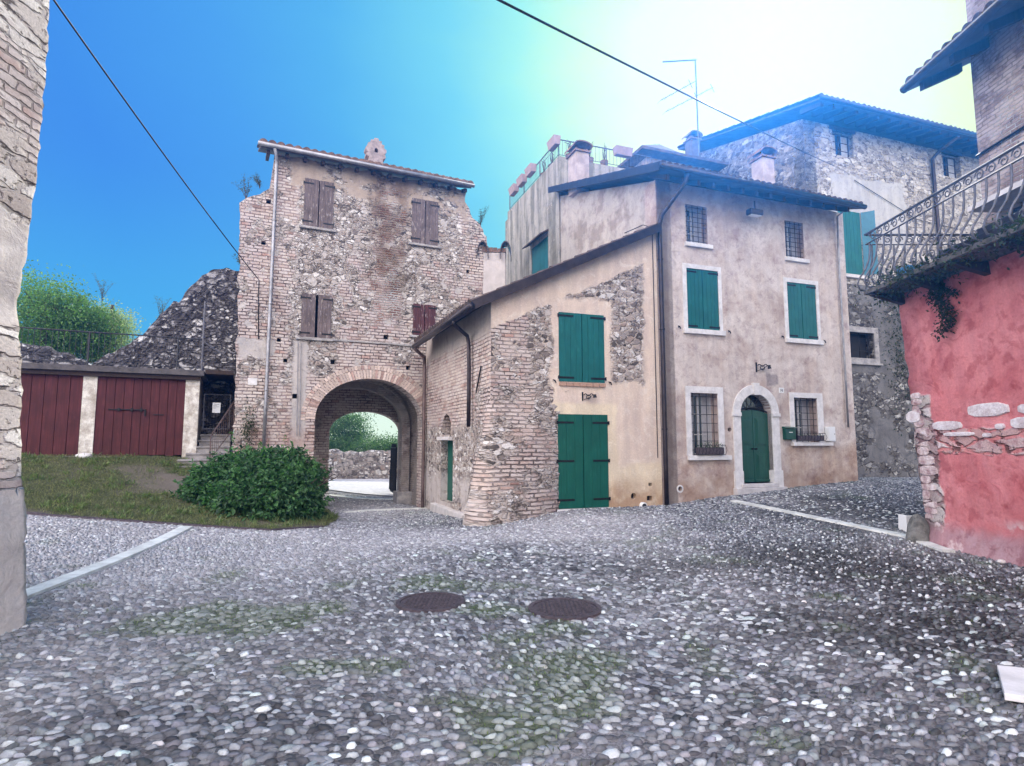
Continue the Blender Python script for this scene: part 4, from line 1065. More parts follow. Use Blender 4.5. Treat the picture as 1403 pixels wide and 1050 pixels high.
# chimneys on the roof
def chimney(F_, s, z0, z1, w, hw, hd, label, mat, parent=None, cap=True):
    t = parent or thing("chimney", label, "chimney", F_.P(s, z0, w))
    b = MB(); b.fbox(F_, s - hw, s + hw, z0, z1 - .22, w - hd, w + hd); o = b.build('stack', mat, t)
    b = MB(); b.fbox(F_, s - hw - .06, s + hw + .06, z1 - .215, z1 - .16, w - hd - .06, w + hd + .06)
    for dx in (-1, 1): b.fbox(F_, s + dx * hw * .8 - .035, s + dx * hw * .8 + .035, z1 - .155, z1 - .05, w - hd * .8, w + hd * .8)
    n = 8
    for k in range(n):
        a0, a1 = math.pi * k / n, math.pi * (k + 1) / n; r = hw + .1; zc = z1 - .05
        q = [(s + r * math.cos(a), zc + .16 * math.sin(a)) for a in (a0, a1)]
        b.hexa([F_.P(q[0][0], q[0][1], w + hd + .1), F_.P(q[1][0], q[1][1], w + hd + .1), F_.P(q[1][0], q[1][1], w - hd - .1), F_.P(q[0][0], q[0][1], w - hd - .1)] +
               [F_.P(q[0][0], q[0][1] + .04, w + hd + .1), F_.P(q[1][0], q[1][1] + .04, w + hd + .1), F_.P(q[1][0], q[1][1] + .04, w - hd - .1), F_.P(q[0][0], q[0][1] + .04, w - hd - .1)])
    b.build('cap', M_TILE, t); return t
M_CHIM = simple("chimney_plaster", (.44, .36, .34), .9, var=.3, sc=3, bump=.015)
AC1 = A.off(-4.6); q0 = AC1.hit(780, 245); q1 = AC1.hit(805, 208)
chimney(A, (q0[0] + q1[0]) / 2, q0[1] - .5, q1[1], -4.6, .24, .3, "", M_CHIM, tall)
AC2 = A.off(-2.6); q0 = AC2.hit(1030, 250); q1 = AC2.hit(1060, 216)
chimney(A, (q0[0] + q1[0]) / 2, q0[1] - .9, q1[1], -2.6, .24, .26, "", M_CHIM, tall)
# small things on the facade
s, z = A.hit(1036, 503); bracket("wall_lamp_bracket", A, s, z, "curly black iron lamp bracket above the arched front door", 1.0)
for t, l in zip(dogs(A, [(929.5, 448.5), (998, 455), (1071, 462), (1128, 468)]),
        ("left of the left teal window of the tall house", "right of the left teal window of the tall house", "left of the right teal window of the tall house", "right of the right teal window of the tall house")):
    t['label'] = "small black iron shutter stay " + l; t['group'] = "iron shutter stays on the walls"
fl = thing("floodlight", "small floodlight hanging under the eave of the tall house", "floodlight", A.P(*A.hit(1035, 291), .35))
s, z = A.off(.35).hit(1035, 290); b = MB()
b.fbox(A, s - .22, s + .22, z - .1, z + .06, .22, .42); b.build('housing', M_GUTTER, fl, bevel=.03)
b = MB(); b.fbox(A, s - .17, s + .17, z - .115, z - .102, .25, .39); b.build('glass', M_PLASTIC, fl)
b = MB(); b.tube([A.P(s, z + .05, .33), A.P(s, z + .3, .33)], .02, 6); b.build('arm', M_GUTTER, fl)
mb = H_(A, 1072, 585, 1085.6, 602.6)
t = thing("mailbox", "dark green mailbox fixed to the wall right of the front door", "mailbox", A.P((mb[0] + mb[1]) / 2, mb[2], 0))
b = MB(); b.fbox(A, mb[0], mb[1], mb[2], mb[3] - .05, .002, .12); b.build('body', M_DKGREEN, t, bevel=.012)
b = MB(); b.hexa([A.P(mb[0] - .015, mb[3] - .045, .15), A.P(mb[1] + .015, mb[3] - .045, .15), A.P(mb[1] + .015, mb[3] - .045, .002), A.P(mb[0] - .015, mb[3] - .045, .002),
                  A.P(mb[0] - .015, mb[3] - .03, .15), A.P(mb[1] + .015, mb[3] - .03, .15), A.P(mb[1] + .015, mb[3] + .01, .002), A.P(mb[0] - .015, mb[3] + .01, .002)]); b.build('lid', M_DKGREEN, t)
b = MB(); m_ = (mb[0] + mb[1]) / 2; b.fbox(A, m_ - .06, m_ + .06, mb[3] - .16, mb[3] - .14, .121, .126); b.build('name_plate', M_PLASTIC, t)
ub = H_(A, 1129.6, 585, 1139, 605)
t = thing("meter_box", "white plastic meter box on the wall beside the right ground floor window", "meter box", A.P((ub[0] + ub[1]) / 2, ub[2], 0))
b = MB(); b.fbox(A, ub[0], ub[1], ub[2], ub[3], .002, .14); b.build('box', M_PLASTIC, t, bevel=.01)
b = MB(); b.fbox(A, ub[0] + .02, ub[1] - .02, ub[2] + .03, ub[3] - .03, .141, .147); b.build('door', M_PLASTIC, t)
b = MB(); b.tube([A.P(ub[1] - .05, (ub[2] + ub[3]) / 2, .14), A.P(ub[1] - .05, (ub[2] + ub[3]) / 2, .155)], .012, 6); b.build('lock', M_IRON, t)
hn = H_(A, 1067, 531.5, 1073.5, 538.6)
t = thing("house_number_plate", "small white number plate reading 14 above the right of the front door", "number plate", A.P((hn[0] + hn[1]) / 2, hn[2], 0))
b = MB(); b.fbox(A, *hn, .002, .012); b.build('plate', M_PLASTIC, t)
b = MB(); x = hn[0]; W_ = hn[1] - hn[0]; Z_ = hn[3] - hn[2]
b.fbox(A, x + W_ * .30, x + W_ * .37, hn[2] + Z_ * .2, hn[2] + Z_ * .8, .0125, .015)
b.fbox(A, x + W_ * .68, x + W_ * .75, hn[2] + Z_ * .2, hn[2] + Z_ * .8, .0125, .015); b.fbox(A, x + W_ * .5, x + W_ * .68, hn[2] + Z_ * .36, hn[2] + Z_ * .43, .0125, .015)
b.fbox(A, x + W_ * .5, x + W_ * .56, hn[2] + Z_ * .431, hn[2] + Z_ * .8, .0125, .015); b.build('digits', M_IRON, t)
for (px0, px1, y0, y1, l) in ((951, 988, 610, 624, "iron flower basket with low green plants on the left ground floor sill"), (1091, 1124, 594, 605, "iron flower basket with dark soil on the right ground floor sill")):
    r_ = H_(A, px0, y0, px1, y1); t = thing("flower_box", l, "flower box", A.P((r_[0] + r_[1]) / 2, r_[2], .08), "flower baskets on the window sills")
    b = MB(); b.fbox(A, r_[0] + .03, r_[1] - .03, r_[2] + .02, r_[3] - .06, .02, .15); b.build('trough', M_CAST, t)
    b = MB(); 
    for z in (r_[2] + .02, r_[3]): b.tube([A.P(r_[0], z, .0), A.P(r_[0], z, .17), A.P(r_[1], z, .17), A.P(r_[1], z, .0)], .007, 5)
    for k in range(9): s = r_[0] + (r_[1] - r_[0]) * k / 8; b.tube([A.P(s, r_[2] + .02, .17), A.P(s + .02, (r_[2] + r_[3]) / 2, .2), A.P(s, r_[3], .17)], .005, 5)
    b.build('basket', M_IRON, t)
    n = 260 if px0 < 1000 else 120; C = np.array([A.P(random.uniform(r_[0] + .03, r_[1] - .03), r_[3] - .08 + random.random() ** 2 * (.16 if n > 200 else .05), random.uniform(.02, .17)) for _ in range(n)])
    leaf_mesh('plants', C, .04, M_LEAF, t, droop=-.5)

# ================================================================== terrace building
ter = thing("terrace_building", "tall grey stained building with a roof terrace behind the tall house", "building", S_.P(8.5, 0, 0))
TZ = 11.86
SB = Fc(S_.P(5.95, 0)[:2], -20)                   # front-left corner and going back
SBF = flip(SB, 5.5)
w = (S_.hit(729, 345)[0] - 5.95, S_.hit(752, 345)[0] - 5.95); ws = (5.5 - w[0], 5.5 - w[1]); wz = (7.75, 9.25)
b = MB()
b.panel(SBF, [(0, -.6), (5.5, -.6), (5.5, TZ), (0, TZ)], [rc(ws[0], ws[1], *wz)], .03, .4)
b.build('side_wall', M_SIDE, ter, uvo=SBF.o)
fr_ = Fc(SB.o, 70)
b = MB(); b.fbox(fr_, .02, 5.6, -.6, TZ - .02, -.4, -.02); b.build('front_wall', M_SIDE, ter, uvo=fr_.o)
b = MB(); b.fbox(fr_, -.02, 5.6, TZ - .25, TZ + .0, -5.5, -.42); b.build('terrace_slab', M_CONC, ter)
b = MB(); b.fbox(fr_, 5.2, 5.6, -.6, TZ - .3, -5.5, -.42); b.fbox(fr_, 0, 5.6, -.6, TZ - .3, -5.9, -5.52); b.build('back_wall', M_SIDE, ter)
shutter_pair(SBF, ter, ws[0], ws[1], wz[0], wz[1], M_TEAL, w=.0, planks=4, hinge=False, leaves=1)
b = MB(); b.hexa([SBF.P(ws[0] - .15, wz[1] - .02, .38), SBF.P(ws[1] + .05, wz[1] - .02, .38), SBF.P(ws[1] + .05, wz[1] + .18, .03), SBF.P(ws[0] - .15, wz[1] + .18, .03)] +
                 [SBF.P(ws[0] - .15, wz[1] + .03, .38), SBF.P(ws[1] + .05, wz[1] + .03, .38), SBF.P(ws[1] + .05, wz[1] + .24, .03), SBF.P(ws[0] - .15, wz[1] + .24, .03)]); b.build('canopy', M_DTILE, ter)
tr = thing("roof_terrace_railing", "grey iron railing around the roof terrace against the bright sky", "railing", S_.P(7, TZ))
def railing_line(p, q, z0, z1, par, nb, off=0.0):
    b = MB(); p = np.array(p); q = np.array(q)
    b.tube([(*p, z1), (*q, z1)], .022, 6); b.tube([(*p, z0 + .08), (*q, z0 + .08)], .012, 5); b.build('rail', M_RAIL, par)
    b = MB()
    for k in range(1, nb): x = p + (q - p) * k / nb; b.tube([(*x, z0 + .08), (*x, z1)], .007, 5, cap=False)
    b.build('bars', M_RAIL, par)
    L_ = np.linalg.norm(q - p); m = max(1, int(L_ / 1.4))
    for k in range(m + 1): x = p + (q - p) * k / m; b = MB(); b.tube([(*x, z0 - .02), (*x, z1)], .024, 6); b.build('post', M_RAIL, par)
RZ = 12.2
pa = SB.P(.06, 0)[:2]; pb_ = SB.P(5.3, 0)[:2]; pc = fr_.P(3.9, 0, -.06)[:2]
cz = AC1.hit(775, 195)
RZ = S_.hit(775, 195)[1] + .02
railing_line(pa, pb_, TZ, RZ + .38, tr, 40); railing_line(pa, pc, TZ, RZ + .38, tr, 26)
# planters hooked over the railing
for i, (F2, s, l) in enumerate(((SBF, None, 0), (SBF, None, 0), (SBF, None, 0), (SBF, None, 0), (fr_, None, 0))):
    px, py = [(705, 272), (716, 258), (728, 242), (760, 203), (853, 211)][i]
    s, z = (SBF.off(.12) if i < 4 else fr_.off(.12)).hit(px, py); F3 = SBF if i < 4 else fr_
    z = RZ + .28; wd_ = .3 if i < 4 else .33
    t = thing("railing_planter", ["", "", "", "", ""][i], "planter", F3.P(s, z - .25, .14), "planters hung on the roof terrace railing")
    b = MB(); b.hexa([F3.P(s - wd_, z - .2, .24), F3.P(s + wd_, z - .2, .24), F3.P(s + wd_, z - .2, .04), F3.P(s - wd_, z - .2, .04), F3.P(s - wd_ - .03, z + .12, .3), F3.P(s + wd_ + .03, z + .12, .3), F3.P(s + wd_ + .03, z + .12, .02), F3.P(s - wd_ - .03, z + .12, .02)])
    b.build('box', simple("planter_clay", (.34, .25, .25), .8, var=.2), t, bevel=.01)
    b = MB(); 
    for dx in (-.2, .2): b.tube([F3.P(s + dx, z + .1, .02), F3.P(s + dx, z + .12, -.03)], .01, 5)
    b.build('hook', M_IRON, t)
    t['label'] = ["clay planter on the terrace railing, farthest of the row above the grey wall", "clay planter on the terrace railing, second from the far end above the grey wall", "clay planter on the terrace railing, third from the far end above the grey wall",
                  "clay planter on the terrace railing right beside its front corner", "clay planter on the front terrace railing beside the dark attic roof"][i]
for i, (px, py, F3) in enumerate(((738, 232, SBF), (748, 222, SBF), (784, 190, fr_), (800, 196, fr_), (812, 198, fr_), (832, 203, fr_))):
    s, z = F3.hit(px, py); t = thing("potted_cactus", "", "plant", F3.P(s, TZ, -.25), "spindly plants standing along the roof terrace")
    b = MB(); b.tube([F3.P(s, TZ, -.25), F3.P(s, TZ + .25, -.25)], [.12, .16], 10); b.build('pot', M_TILE, t)
    b = MB()
    for k in range(5): b.tube([F3.P(s, TZ + .22, -.25), F3.P(s + random.uniform(-.1, .1), RZ + .4, -.25 + random.uniform(-.1, .1)), F3.P(s + random.uniform(-.25, .25), RZ + random.uniform(.45, .7), -.25 + random.uniform(-.15, .15))], [.014, .012, .005], 5)
    b.build('stems', M_BARK, t)
    t['label'] = "spindly bare plant on the roof terrace, " + ["farther one behind the long side railing", "nearer one behind the long side railing", "nearest the corner behind the front railing", "second from the corner behind the front railing",
                                           "third from the corner behind the front railing", "next to the planter on the front railing"][i]
# attic room with pyramid roof, chimney and aerial
AT = A.off(-6.6)
at = thing("attic_house", "small attic storey with dark hipped roof and teal shutter behind the tall house", "house", AT.P(5.4, 11.8))
b = MB(); b.fbox(AT, 4.1, 7.2, 9.0, 12.95, -2.6, 0); b.build('wall', simple("attic_render", (.62, .5, .44), .9, var=.2, sc=2), at)
b = MB(); ap = [AT.P(5.35, 14.05, -.9), AT.P(6.6, 14.05, -1.2)]
e = [AT.P(3.55, 12.85, .55), AT.P(7.65, 12.85, .55), AT.P(7.65, 12.85, -3.1), AT.P(3.55, 12.85, -3.1)]; e2 = [(x, y, z + .12) for x, y, z in e]
b.add(e + e2 + ap, [(3, 2, 1, 0), (0, 1, 5, 4), (1, 2, 6, 5), (2, 3, 7, 6), (3, 0, 4, 7), (4, 5, 9, 8), (5, 6, 9), (6, 7, 8, 9), (7, 4, 8)]); b.build('roof', M_DTILE, at)
b = MB(); sh_ = H_(AT, 938, 213, 956, 231); b.fbox(AT, sh_[0], sh_[1], sh_[2] - .3, min(sh_[3], 12.8), .01, .05); b.build('shutter', M_TEAL, at)
chimney(AT, 7.1, 12.9, 14.75, -1.0, .22, .22, "", simple("dark_chimney", (.12, .1, .1), .9), at)
an = thing("tv_aerial", "thin television aerial mast standing beside the dark attic roof", "aerial", AT.P(6.5, 13.4, -.3))
AN = AT.off(-.3); s, z = AN.hit(957, 195); s2, z2 = AN.hit(952.5, 82)
b = MB(); b.tube([AN.P(s, z - .6), AN.P(s2, z2)], .03, 6); b.build('mast', M_RAIL, an)
b = MB(); s3, z3 = AN.hit(908, 85); b.tube([AN.P(s2 + .05, z2), AN.P(s3, z3)], .028, 6); b.build('dipole', M_RAIL, an)
for (p0, p1, el) in (((905, 138), (952, 112), ((946, 115),)), ((912, 153.5), (977, 120), ((976, 121), (954, 133)))):
    b = MB(); a0 = AN.hit(*p0); a1 = AN.hit(*p1); b.tube([AN.P(*a0), AN.P(*a1)], .012, 5)
    for ex, ey in el:
        q = AN.hit(ex, ey); b.tube([AN.P(q[0] - .09, q[1] + .17), AN.P(q[0] + .09, q[1] - .17)], .012, 5)
    for k in range(5):
        q = (a0[0] + (a1[0] - a0[0]) * k / 5, a0[1] + (a1[1] - a0[1]) * k / 5); b.tube([AN.P(q[0], q[1], -.25), AN.P(q[0], q[1], .25)], .006, 4)
    b.build('antenna_boom', M_RAIL, an)
# pale chimney between low roof and tower
pc_ = thing("plaster_chimney", "pale plastered chimney stub with curved dark tile caps behind the low roof", "chimney", (-.62, 19.6, 5.5))
b = MB(); b.box(-1.08, -.22, 19.4, 20.0, 4.5, 8.05); b.build('stack', simple("pale_plaster", (.52, .47, .45), .9, var=.2, sc=2, bump=.01), pc_, bevel=.03)
b = MB()
for k in range(6): x = -1.1 + k * .15; b.box(x, x + .14, 19.38, 20.02, 8.055, 8.16 + random.uniform(0, .12))
b.build('brick_top', M_TILE, pc_)
for x, sgn in ((-1.0, -1), (-.22, 1)):
    b = MB(); n = 7
    for k in range(n):
        a0, a1 = math.pi * k / n, math.pi * (k + 1) / n
        q = [(x + .2 * math.cos(a), 7.85 + .55 * math.sin(a) ** .8) for a in (a0, a1)]; zf = 7.85
        b.add([(q[0][0], 19.2, q[0][1]), (q[1][0], 19.2, q[1][1]), (q[1][0], 19.75, q[1][1]), (q[0][0], 19.75, q[0][1]), (q[0][0] * .9 + x * .1, 19.2, q[0][1] - .04), (q[1][0] * .9 + x * .1, 19.2, q[1][1] - .04), (q[1][0] * .9 + x * .1, 19.75, q[1][1] - .04), (q[0][0] * .9 + x * .1, 19.75, q[0][1] - .04)],
              [(0, 1, 2, 3), (7, 6, 5, 4), (0, 4, 5, 1), (3, 2, 6, 7)])
    b.build('tile_cap', M_GUTTER, pc_)

# ================================================================== stone house behind
sh = thing("stone_house", "large pale rubble house with low pitched roof rising behind the tall house", "house", B.P(5, .3))
k1 = H_(B, 1141, 181, 1169, 214); k2 = H_(B, 1291, 212, 1316, 243); k3 = H_(B, 1163, 456, 1197, 491); k4 = H_(B, 1150, 290, 1180, 375)
b = MB()
b.panel(B, [(.66, 7.2), (11.5, 7.2), (11.5, 13.05), (.66, 13.05)], [rc(*k1), rc(*k2), rc(k4[0], k4[1], 7.55, k4[3])], 0, .5)
b.build('front_wall', M_STONE, sh, uvo=B.o)
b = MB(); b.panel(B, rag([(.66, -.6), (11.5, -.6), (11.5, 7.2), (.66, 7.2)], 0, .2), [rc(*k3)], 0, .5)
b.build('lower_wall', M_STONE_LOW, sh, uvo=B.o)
k4 = (k4[0], k4[1], 7.55, k4[3])
LB = flip(Fc(B.P(.66, 0)[:2], -19), 7)
b = MB(); b.panel(LB, [(0, -.6), (7, -.6), (7, 13.05), (0, 13.05 + 7 * .27)], [], 0, .5)
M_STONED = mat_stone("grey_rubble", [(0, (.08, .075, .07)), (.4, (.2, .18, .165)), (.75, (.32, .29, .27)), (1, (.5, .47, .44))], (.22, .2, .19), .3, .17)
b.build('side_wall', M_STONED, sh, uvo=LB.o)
b = MB(); b.fbox(B, 11.2, 11.5, -.6, 13.0, -7, -.52); b.build('side_wall', M_STONED, sh)
b = MB(); b.fbox(B, .7, 11.5, -.6, 14.6, -7.4, -7.05); b.build('back_wall', M_STONED, sh)
for w in (k1, k2):
    window(B, sh, *w, depth=.2, curtain=True, fm=M_BEAM); backing(B, sh, w[0] - .1, w[1] + .1, w[2] - .1, w[3] + .1, -.53)
    b = MB(); b.fbox(B, w[0] - .12, w[1] + .12, w[3], w[3] + .16, -.1, .02); b.build('lintel', M_BEAM, sh)
w = k3; surround(B, sh, (w[0] - .2, w[1] + .2, w[2] - .16, w[3] + .2), w, 0, .05, M_GREYSTONE); backing(B, sh, w[0] - .1, w[1] + .1, w[2] - .1, w[3] + .1, -.3)
sill(B, sh, w[0] - .28, w[1] + .28, w[2] - .24, w[2] - .165, .1, M_GREYSTONE); grille(B, sh, *w, w=-.08, nv=3, nh=2, r=.01)
w = k4; backing(B, sh, w[0] - .1, w[1] + .1, w[2] - .1, w[3] + .1, -.53)
shutter_pair(B, sh, *w, M_TEAL, w=.01, leaves=1, planks=6, hinge=False)
fo = Fc(B.P(w[1] + .02, 0, .02)[:2], 71 + 52)
shutter_pair(fo, sh, 0, .45, w[2], w[3], simple("pale_teal_paint", (.04, .17, .24), .5, var=.15), w=.02, leaves=1, planks=5, hinge=False)
sill(B, sh, w[0] - .1, w[1] + .1, w[2] - .14, w[2] - .02, .1, M_MARBLE)
er = lambda s, dz_: tuple(np.array(B.P(s, 13.16 + dz_, 1.0)))
tp = lambda s, dz_: tuple(np.array(B.P(s, 13.16 + 8 * .27 + dz_, -7.0)))
b = MB(); b.hexa([er(.4, 0), er(11.9, 0), tp(11.9, 0), tp(.4, 0), er(.4, .09), er(11.9, .09), tp(11.9, .09), tp(.4, .09)]); b.build('roof_deck', M_SOFFIT, sh)
tiles('roof', er(.35, .13), er(11.9, .13), tp(.35, .13), tp(11.9, .13), M_DTILE, sh, pitch=.24, amp=.07, course=.5)
for k in range(22):
    b = MB(); s = .55 + k * .52; f = lambda w, z: B.P(s, z, w); g = lambda w, z: B.P(s + .12, z, w)
    b.hexa([f(.9, 13.03), g(.9, 13.03), g(0, 13.2), f(0, 13.2), f(.9, 13.155), g(.9, 13.155), g(0, 13.4), f(0, 13.4)]); b.build('rafter', M_BEAM, sh)
b = MB(); b.tube([B.P(.35, 13.2, 1.07), B.P(11.9, 13.2, 1.07)], .08, 8); b.build('gutter', M_GUTTER, sh, smooth=True)
q0 = B.hit(1273, 215); q1 = B.hit(1280, 330)
pp = [B.P(q0[0] + .3, 13.1, .95), B.P(q0[0] + .1, q0[1] + .1, .35), B.P(q0[0], q0[1] - .15, .12)] + [B.P(q0[0] + .04 * k, q0[1] - .15 - 1.5 * k, .1) for k in range(1, 8)]
pipe(sh, pp, .065, M_GUTTER)
b = MB(); b.tube([B.P(2.9, 11.1, .04), B.P(6.0, 10.0, .04), B.P(8.2, 9.9, .04)], .012, 5); b.build('wall_cable', M_IRON, sh)
# scatter of weeds on the wall foot
C = np.array([B.P(random.gauss(4.6, .5), 5.2 + random.gauss(0, 1.3), .05 + random.random() * .2) for _ in range(1100)])
o = leaf_mesh("wall_ivy", C, .09, M_LEAF, colr=((.015, .03, .012), (.04, .07, .03))); tag(o, "dark ivy hanging on the rubble wall between the small window and the red wall", "ivy")

# ================================================================== red house with balcony
red = thing("red_house", "red rendered wall with bare stone quoins and iron balcony above", "house", (6.8, 8.5, 0))
XT, XB, YF = 6.40, 6.62, 9.45; ZR = 4.0
b = MB(); n = 26; m_ = 34; V = []
for i in range(m_):
    t = i / (m_ - 1); z = -.3 + (ZR + .3) * t
    x = XB + (XT - XB) * min(1, max(0, (z) / ZR)) - (.10 * max(0, .35 - z) / .35)
    for k in range(n):
        y = YF - (k / (n - 1)) * 11.5
        V.append((x + rng.normal(0, .012), y + (rng.normal(0, .02) if k == 0 and z < 2.6 else 0) + (-.12 * max(0, (2.3 - z) / 2.3) if k == 0 else 0) * 0, z))
o3 = len(V)
V = np.array(V)
Q = [(i * n + k, i * n + k + 1, (i + 1) * n + k + 1, (i + 1) * n + k) for i in range(m_ - 1) for k in range(n - 1)]
ex = []; 
for i in range(m_): x_, y_, z_ = V[i * n]; ex.append((x_ + .5, y_ + .02, z_)); 
for i in range(m_): x_, y_, z_ = V[i * n]; ex.append((x_ + 7, y_ + .1, z_))
V2 = np.concatenate([V, np.array(ex)])
for i in range(m_ - 1):
    Q.append((i * n, (i + 1) * n, o3 + i + 1, o3 + i)); Q.append((o3 + i, o3 + i + 1, o3 + m_ + i + 1, o3 + m_ + i))
uv = np.stack([YF - V2[:, 1], V2[:, 2]], 1); uv[o3:, 0] = -(V2[o3:, 0] - XB)
npmesh('side_wall', V2, Q, M_RED, red, uv=uv, smooth=True)
# big pale stones left bare in the render and at the corner
b = MB()
def stone(x, y0, y1, z0, z1, pr=.03):
    n_ = 9; cy, cz_ = (y0 + y1) / 2, (z0 + z1) / 2; ry, rz = (y1 - y0) / 2, (z1 - z0) / 2
    a = [2 * math.pi * k / 12 + random.uniform(-.1, .1) for k in range(12)]
    def sq(t): c, s = math.cos(t), math.sin(t); m = max(abs(c), abs(s)) ** .75; return c / m, s / m
    outp = [(x + .03, cy + ry * sq(t)[0], cz_ + rz * sq(t)[1]) for t in a]; inn = [(x - pr, cy + ry * .9 * sq(t)[0], cz_ + rz * .8 * sq(t)[1]) for t in a]
    b.add(outp + inn + [(x - pr * 1.2, cy, cz_)], [(i, (i + 1) % 12, 12 + (i + 1) % 12, 12 + i) for i in range(12)] + [(12 + i, 12 + (i + 1) % 12, 24) for i in range(12)])
xa = lambda z: XB + (XT - XB) * z / ZR
for (px0, px1, py0, py1) in ((1322, 1385, 553, 571), (1392, 1425, 553, 567), (1275, 1320, 577, 590), (1362, 1376, 580, 589), (1382, 1420, 571, 588), (1240, 1262, 563, 580), (1290, 1335, 592, 598), (1345, 1358, 593, 600)):
    z = 1.6; 
    P_ = []
    for px, py in ((px0, py0), (px1, py1)):
        r = ray(px, py); k = 6.5 / r[0]; P_.append((r[1] * k, H + r[2] * k))
    stone(xa(1.6), P_[1][0], P_[0][0], min(P_[0][1], P_[1][1]), max(P_[0][1], P_[1][1]), .035)
b.build('bare_stone', simple('whitish_stone', (.68, .66, .68), .9, var=.3, sc=5, bump=.02, c2=(.5, .42, .44)), red); b = MB()
z = -.05
while z < 2.35:
    h_ = random.uniform(.1, .2); l_ = random.uniform(.16, .42)
    stone(xa(z + h_ / 2) - .002, YF - l_, YF + .005, z, z + h_ + .01, .006); z += h_ * .93
b.build('bare_stone', simple("pale_quoin_stone", (.62, .55, .55), .9, var=.5, sc=7, bump=.03, c2=(.36, .22, .23)), red)
# slab, terrace floor
SZ = 4.0
b = MB(); b.box(5.86, 13, -2, YF + .05, SZ + .02, SZ + .1); b.build('balcony_slab', simple('dark_slab', (.14, .13, .12), .9, var=.5, bump=.01), red, bevel=.01)
for k in range(9): b = MB(); y = YF - .15 - k * .85; b.hexa([(5.9, y, SZ - .02), (6.5, y, SZ - .2), (6.5, y + .1, SZ - .2), (5.9, y + .1, SZ - .02), (5.9, y, SZ - .003), (6.5, y, SZ - .003), (6.5, y + .1, SZ - .003), (5.9, y + .1, SZ - .003)]); b.build('bracket', M_BEAM, red)
# balcony railing: bellied balusters with scrolls
br_ = thing("balcony_railing", "wrought iron balcony railing with bellied bars and scrolls above the red wall", "railing", (5.95, 9, SZ + .1))
XR = 5.98; ZT = 5.08
def baluster(bm, x, y, ox, oy, r=.014):
    pr = [(0, ZT - .17), (0, ZT - .3), (.02, ZT - .45), (.09, ZT - .62), (.2, ZT - .78), (.24, ZT - .88), (.2, ZT - .97), (.09, ZT - .995), (.02, ZT - .99)]
    bm.tube([(x + ox * a, y + oy * a, z) for a, z in pr], r, 6, cap=False)
def scroll(bm, cx, cy, cz, dx, dy, r0=.05):
    bm.tube([(cx + dx * r * math.cos(a), cy + dy * r * math.cos(a), cz + r * math.sin(a)) for a, r in [(i * .55, r0 * (1 - i / 22)) for i in range(17)]], .0095, 5, cap=False)
# long side
y0, y1 = YF + .1, -1.0
b = MB(); b.tube([(XR, y1, ZT), (XR, y0, ZT), (8.6, y0, ZT)], .02, 8); b.tube([(XR, y1, ZT - .17), (XR, y0, ZT - .17), (8.6, y0, ZT - .17)], .012, 6); b.tube([(XR, y1, SZ + .1), (XR, y0, SZ + .1), (8.6, y0, SZ + .1)], .014, 6)
b.build('rail', M_RAIL, br_, smooth=True)
ys = [y0 - .1 - .185 * k for k in range(50)]
proto = None
for y in ys:
    if proto is None:
        b = MB(); baluster(b, XR, y, -1, 0); proto = b.build('baluster', M_RAIL, br_, smooth=True)
    else:
        c = proto.copy(); COL.objects.link(c); c.parent = br_; c.location = (0, y - ys[0], 0)
proto2 = None
for k in range(14):
    x = XR + .1 + k * .185
    if proto2 is None: b = MB(); baluster(b, x, y0, 0, 1); proto2 = b.build('baluster', M_RAIL, br_, smooth=True); xx0 = x
    else: c = proto2.copy(); COL.objects.link(c); c.parent = br_; c.location = (x - xx0, 0, 0)
b = MB()
for y in ys[::1]: scroll(b, XR, y - .09, ZT - .085, 0, 1, .078)
for k in range(14): scroll(b, XR + .19 + k * .185, y0, ZT - .085, 1, 0, .07)
kind(b.build('scroll_band', M_RAIL, br_), 'stuff')
b = MB()
for y in ys[::2]: scroll(b, XR - .12, y - .07, SZ + .2, 0, 1, .07)
b.build('lower_scroll', M_RAIL, br_)
# upper storey in brick with projecting roof
b = MB(); XU = 7.8; YU = 9.3
FU = flip(Fc((XU, YU), 180), 12)     # wall along Y facing -X
FU = Fc((XU, YU), 180)               # s grows towards the camera, normal faces -X
dU = (.55, 1.5, SZ + .1, 5.2)
b.panel(FU, [(0, SZ + .1), (11, SZ + .1), (11, 12), (0, 12)], [rc(*dU)], 0, .4)
b.build('upper_wall', M_UPBRICK, red, uvo=FU.o)
b = MB(); b.box(XU + .02, 13, YU - .4, YU, SZ + .1, 12); b.build('upper_end_wall', M_UPBRICK, red, uvo=(XU, YU))
b = MB(); b.fbox(FU, dU[0] - .1, dU[1] + .1, dU[2] - .05, dU[3] + .1, -.5, -.42); b.build('inner_shade', M_DARK, red)
b = MB(); b.fbox(FU, .3, 2.0, 5.25, 5.33, 0.01, .5); b.build('door_canopy', M_MARBLE, red)
b = MB(); b.tube([FU.P(0, 6.35, .03), FU.P(5, 6.35, .03)], .02, 5); b.build('wall_cable', M_IRON, red)
er0 = (7.12, 9.85, 7.82); 
q = [(7.1, 9.9, 7.86), (7.1, -2, 7.86), (13, -2, 10.6), (13, 9.9, 10.6)]
b = MB(); b.hexa([(x, y, z) for x, y, z in q][::-1] + [(x, y, z + .09) for x, y, z in q][::-1]); 
b.build('roof_deck', M_SOFFIT, red)
tiles('roof', np.array(q[0]) + [0, 0, .14], np.array(q[1]) + [0, 0, .14], np.array(q[3]) + [0, 0, .14], np.array(q[2]) + [0, 0, .14], M_DTILE, red, pitch=.22, amp=.06)
for k in range(14): b = MB(); y = 9.7 - k * .7; b.hexa([(7.2, y, 7.74), (7.2, y - .1, 7.74), (7.9, y - .1, 8.06), (7.9, y, 8.06), (7.2, y, 7.9), (7.2, y - .1, 7.9), (7.9, y - .1, 8.22), (7.9, y, 8.22)]); b.build('rafter', M_BEAM, red)
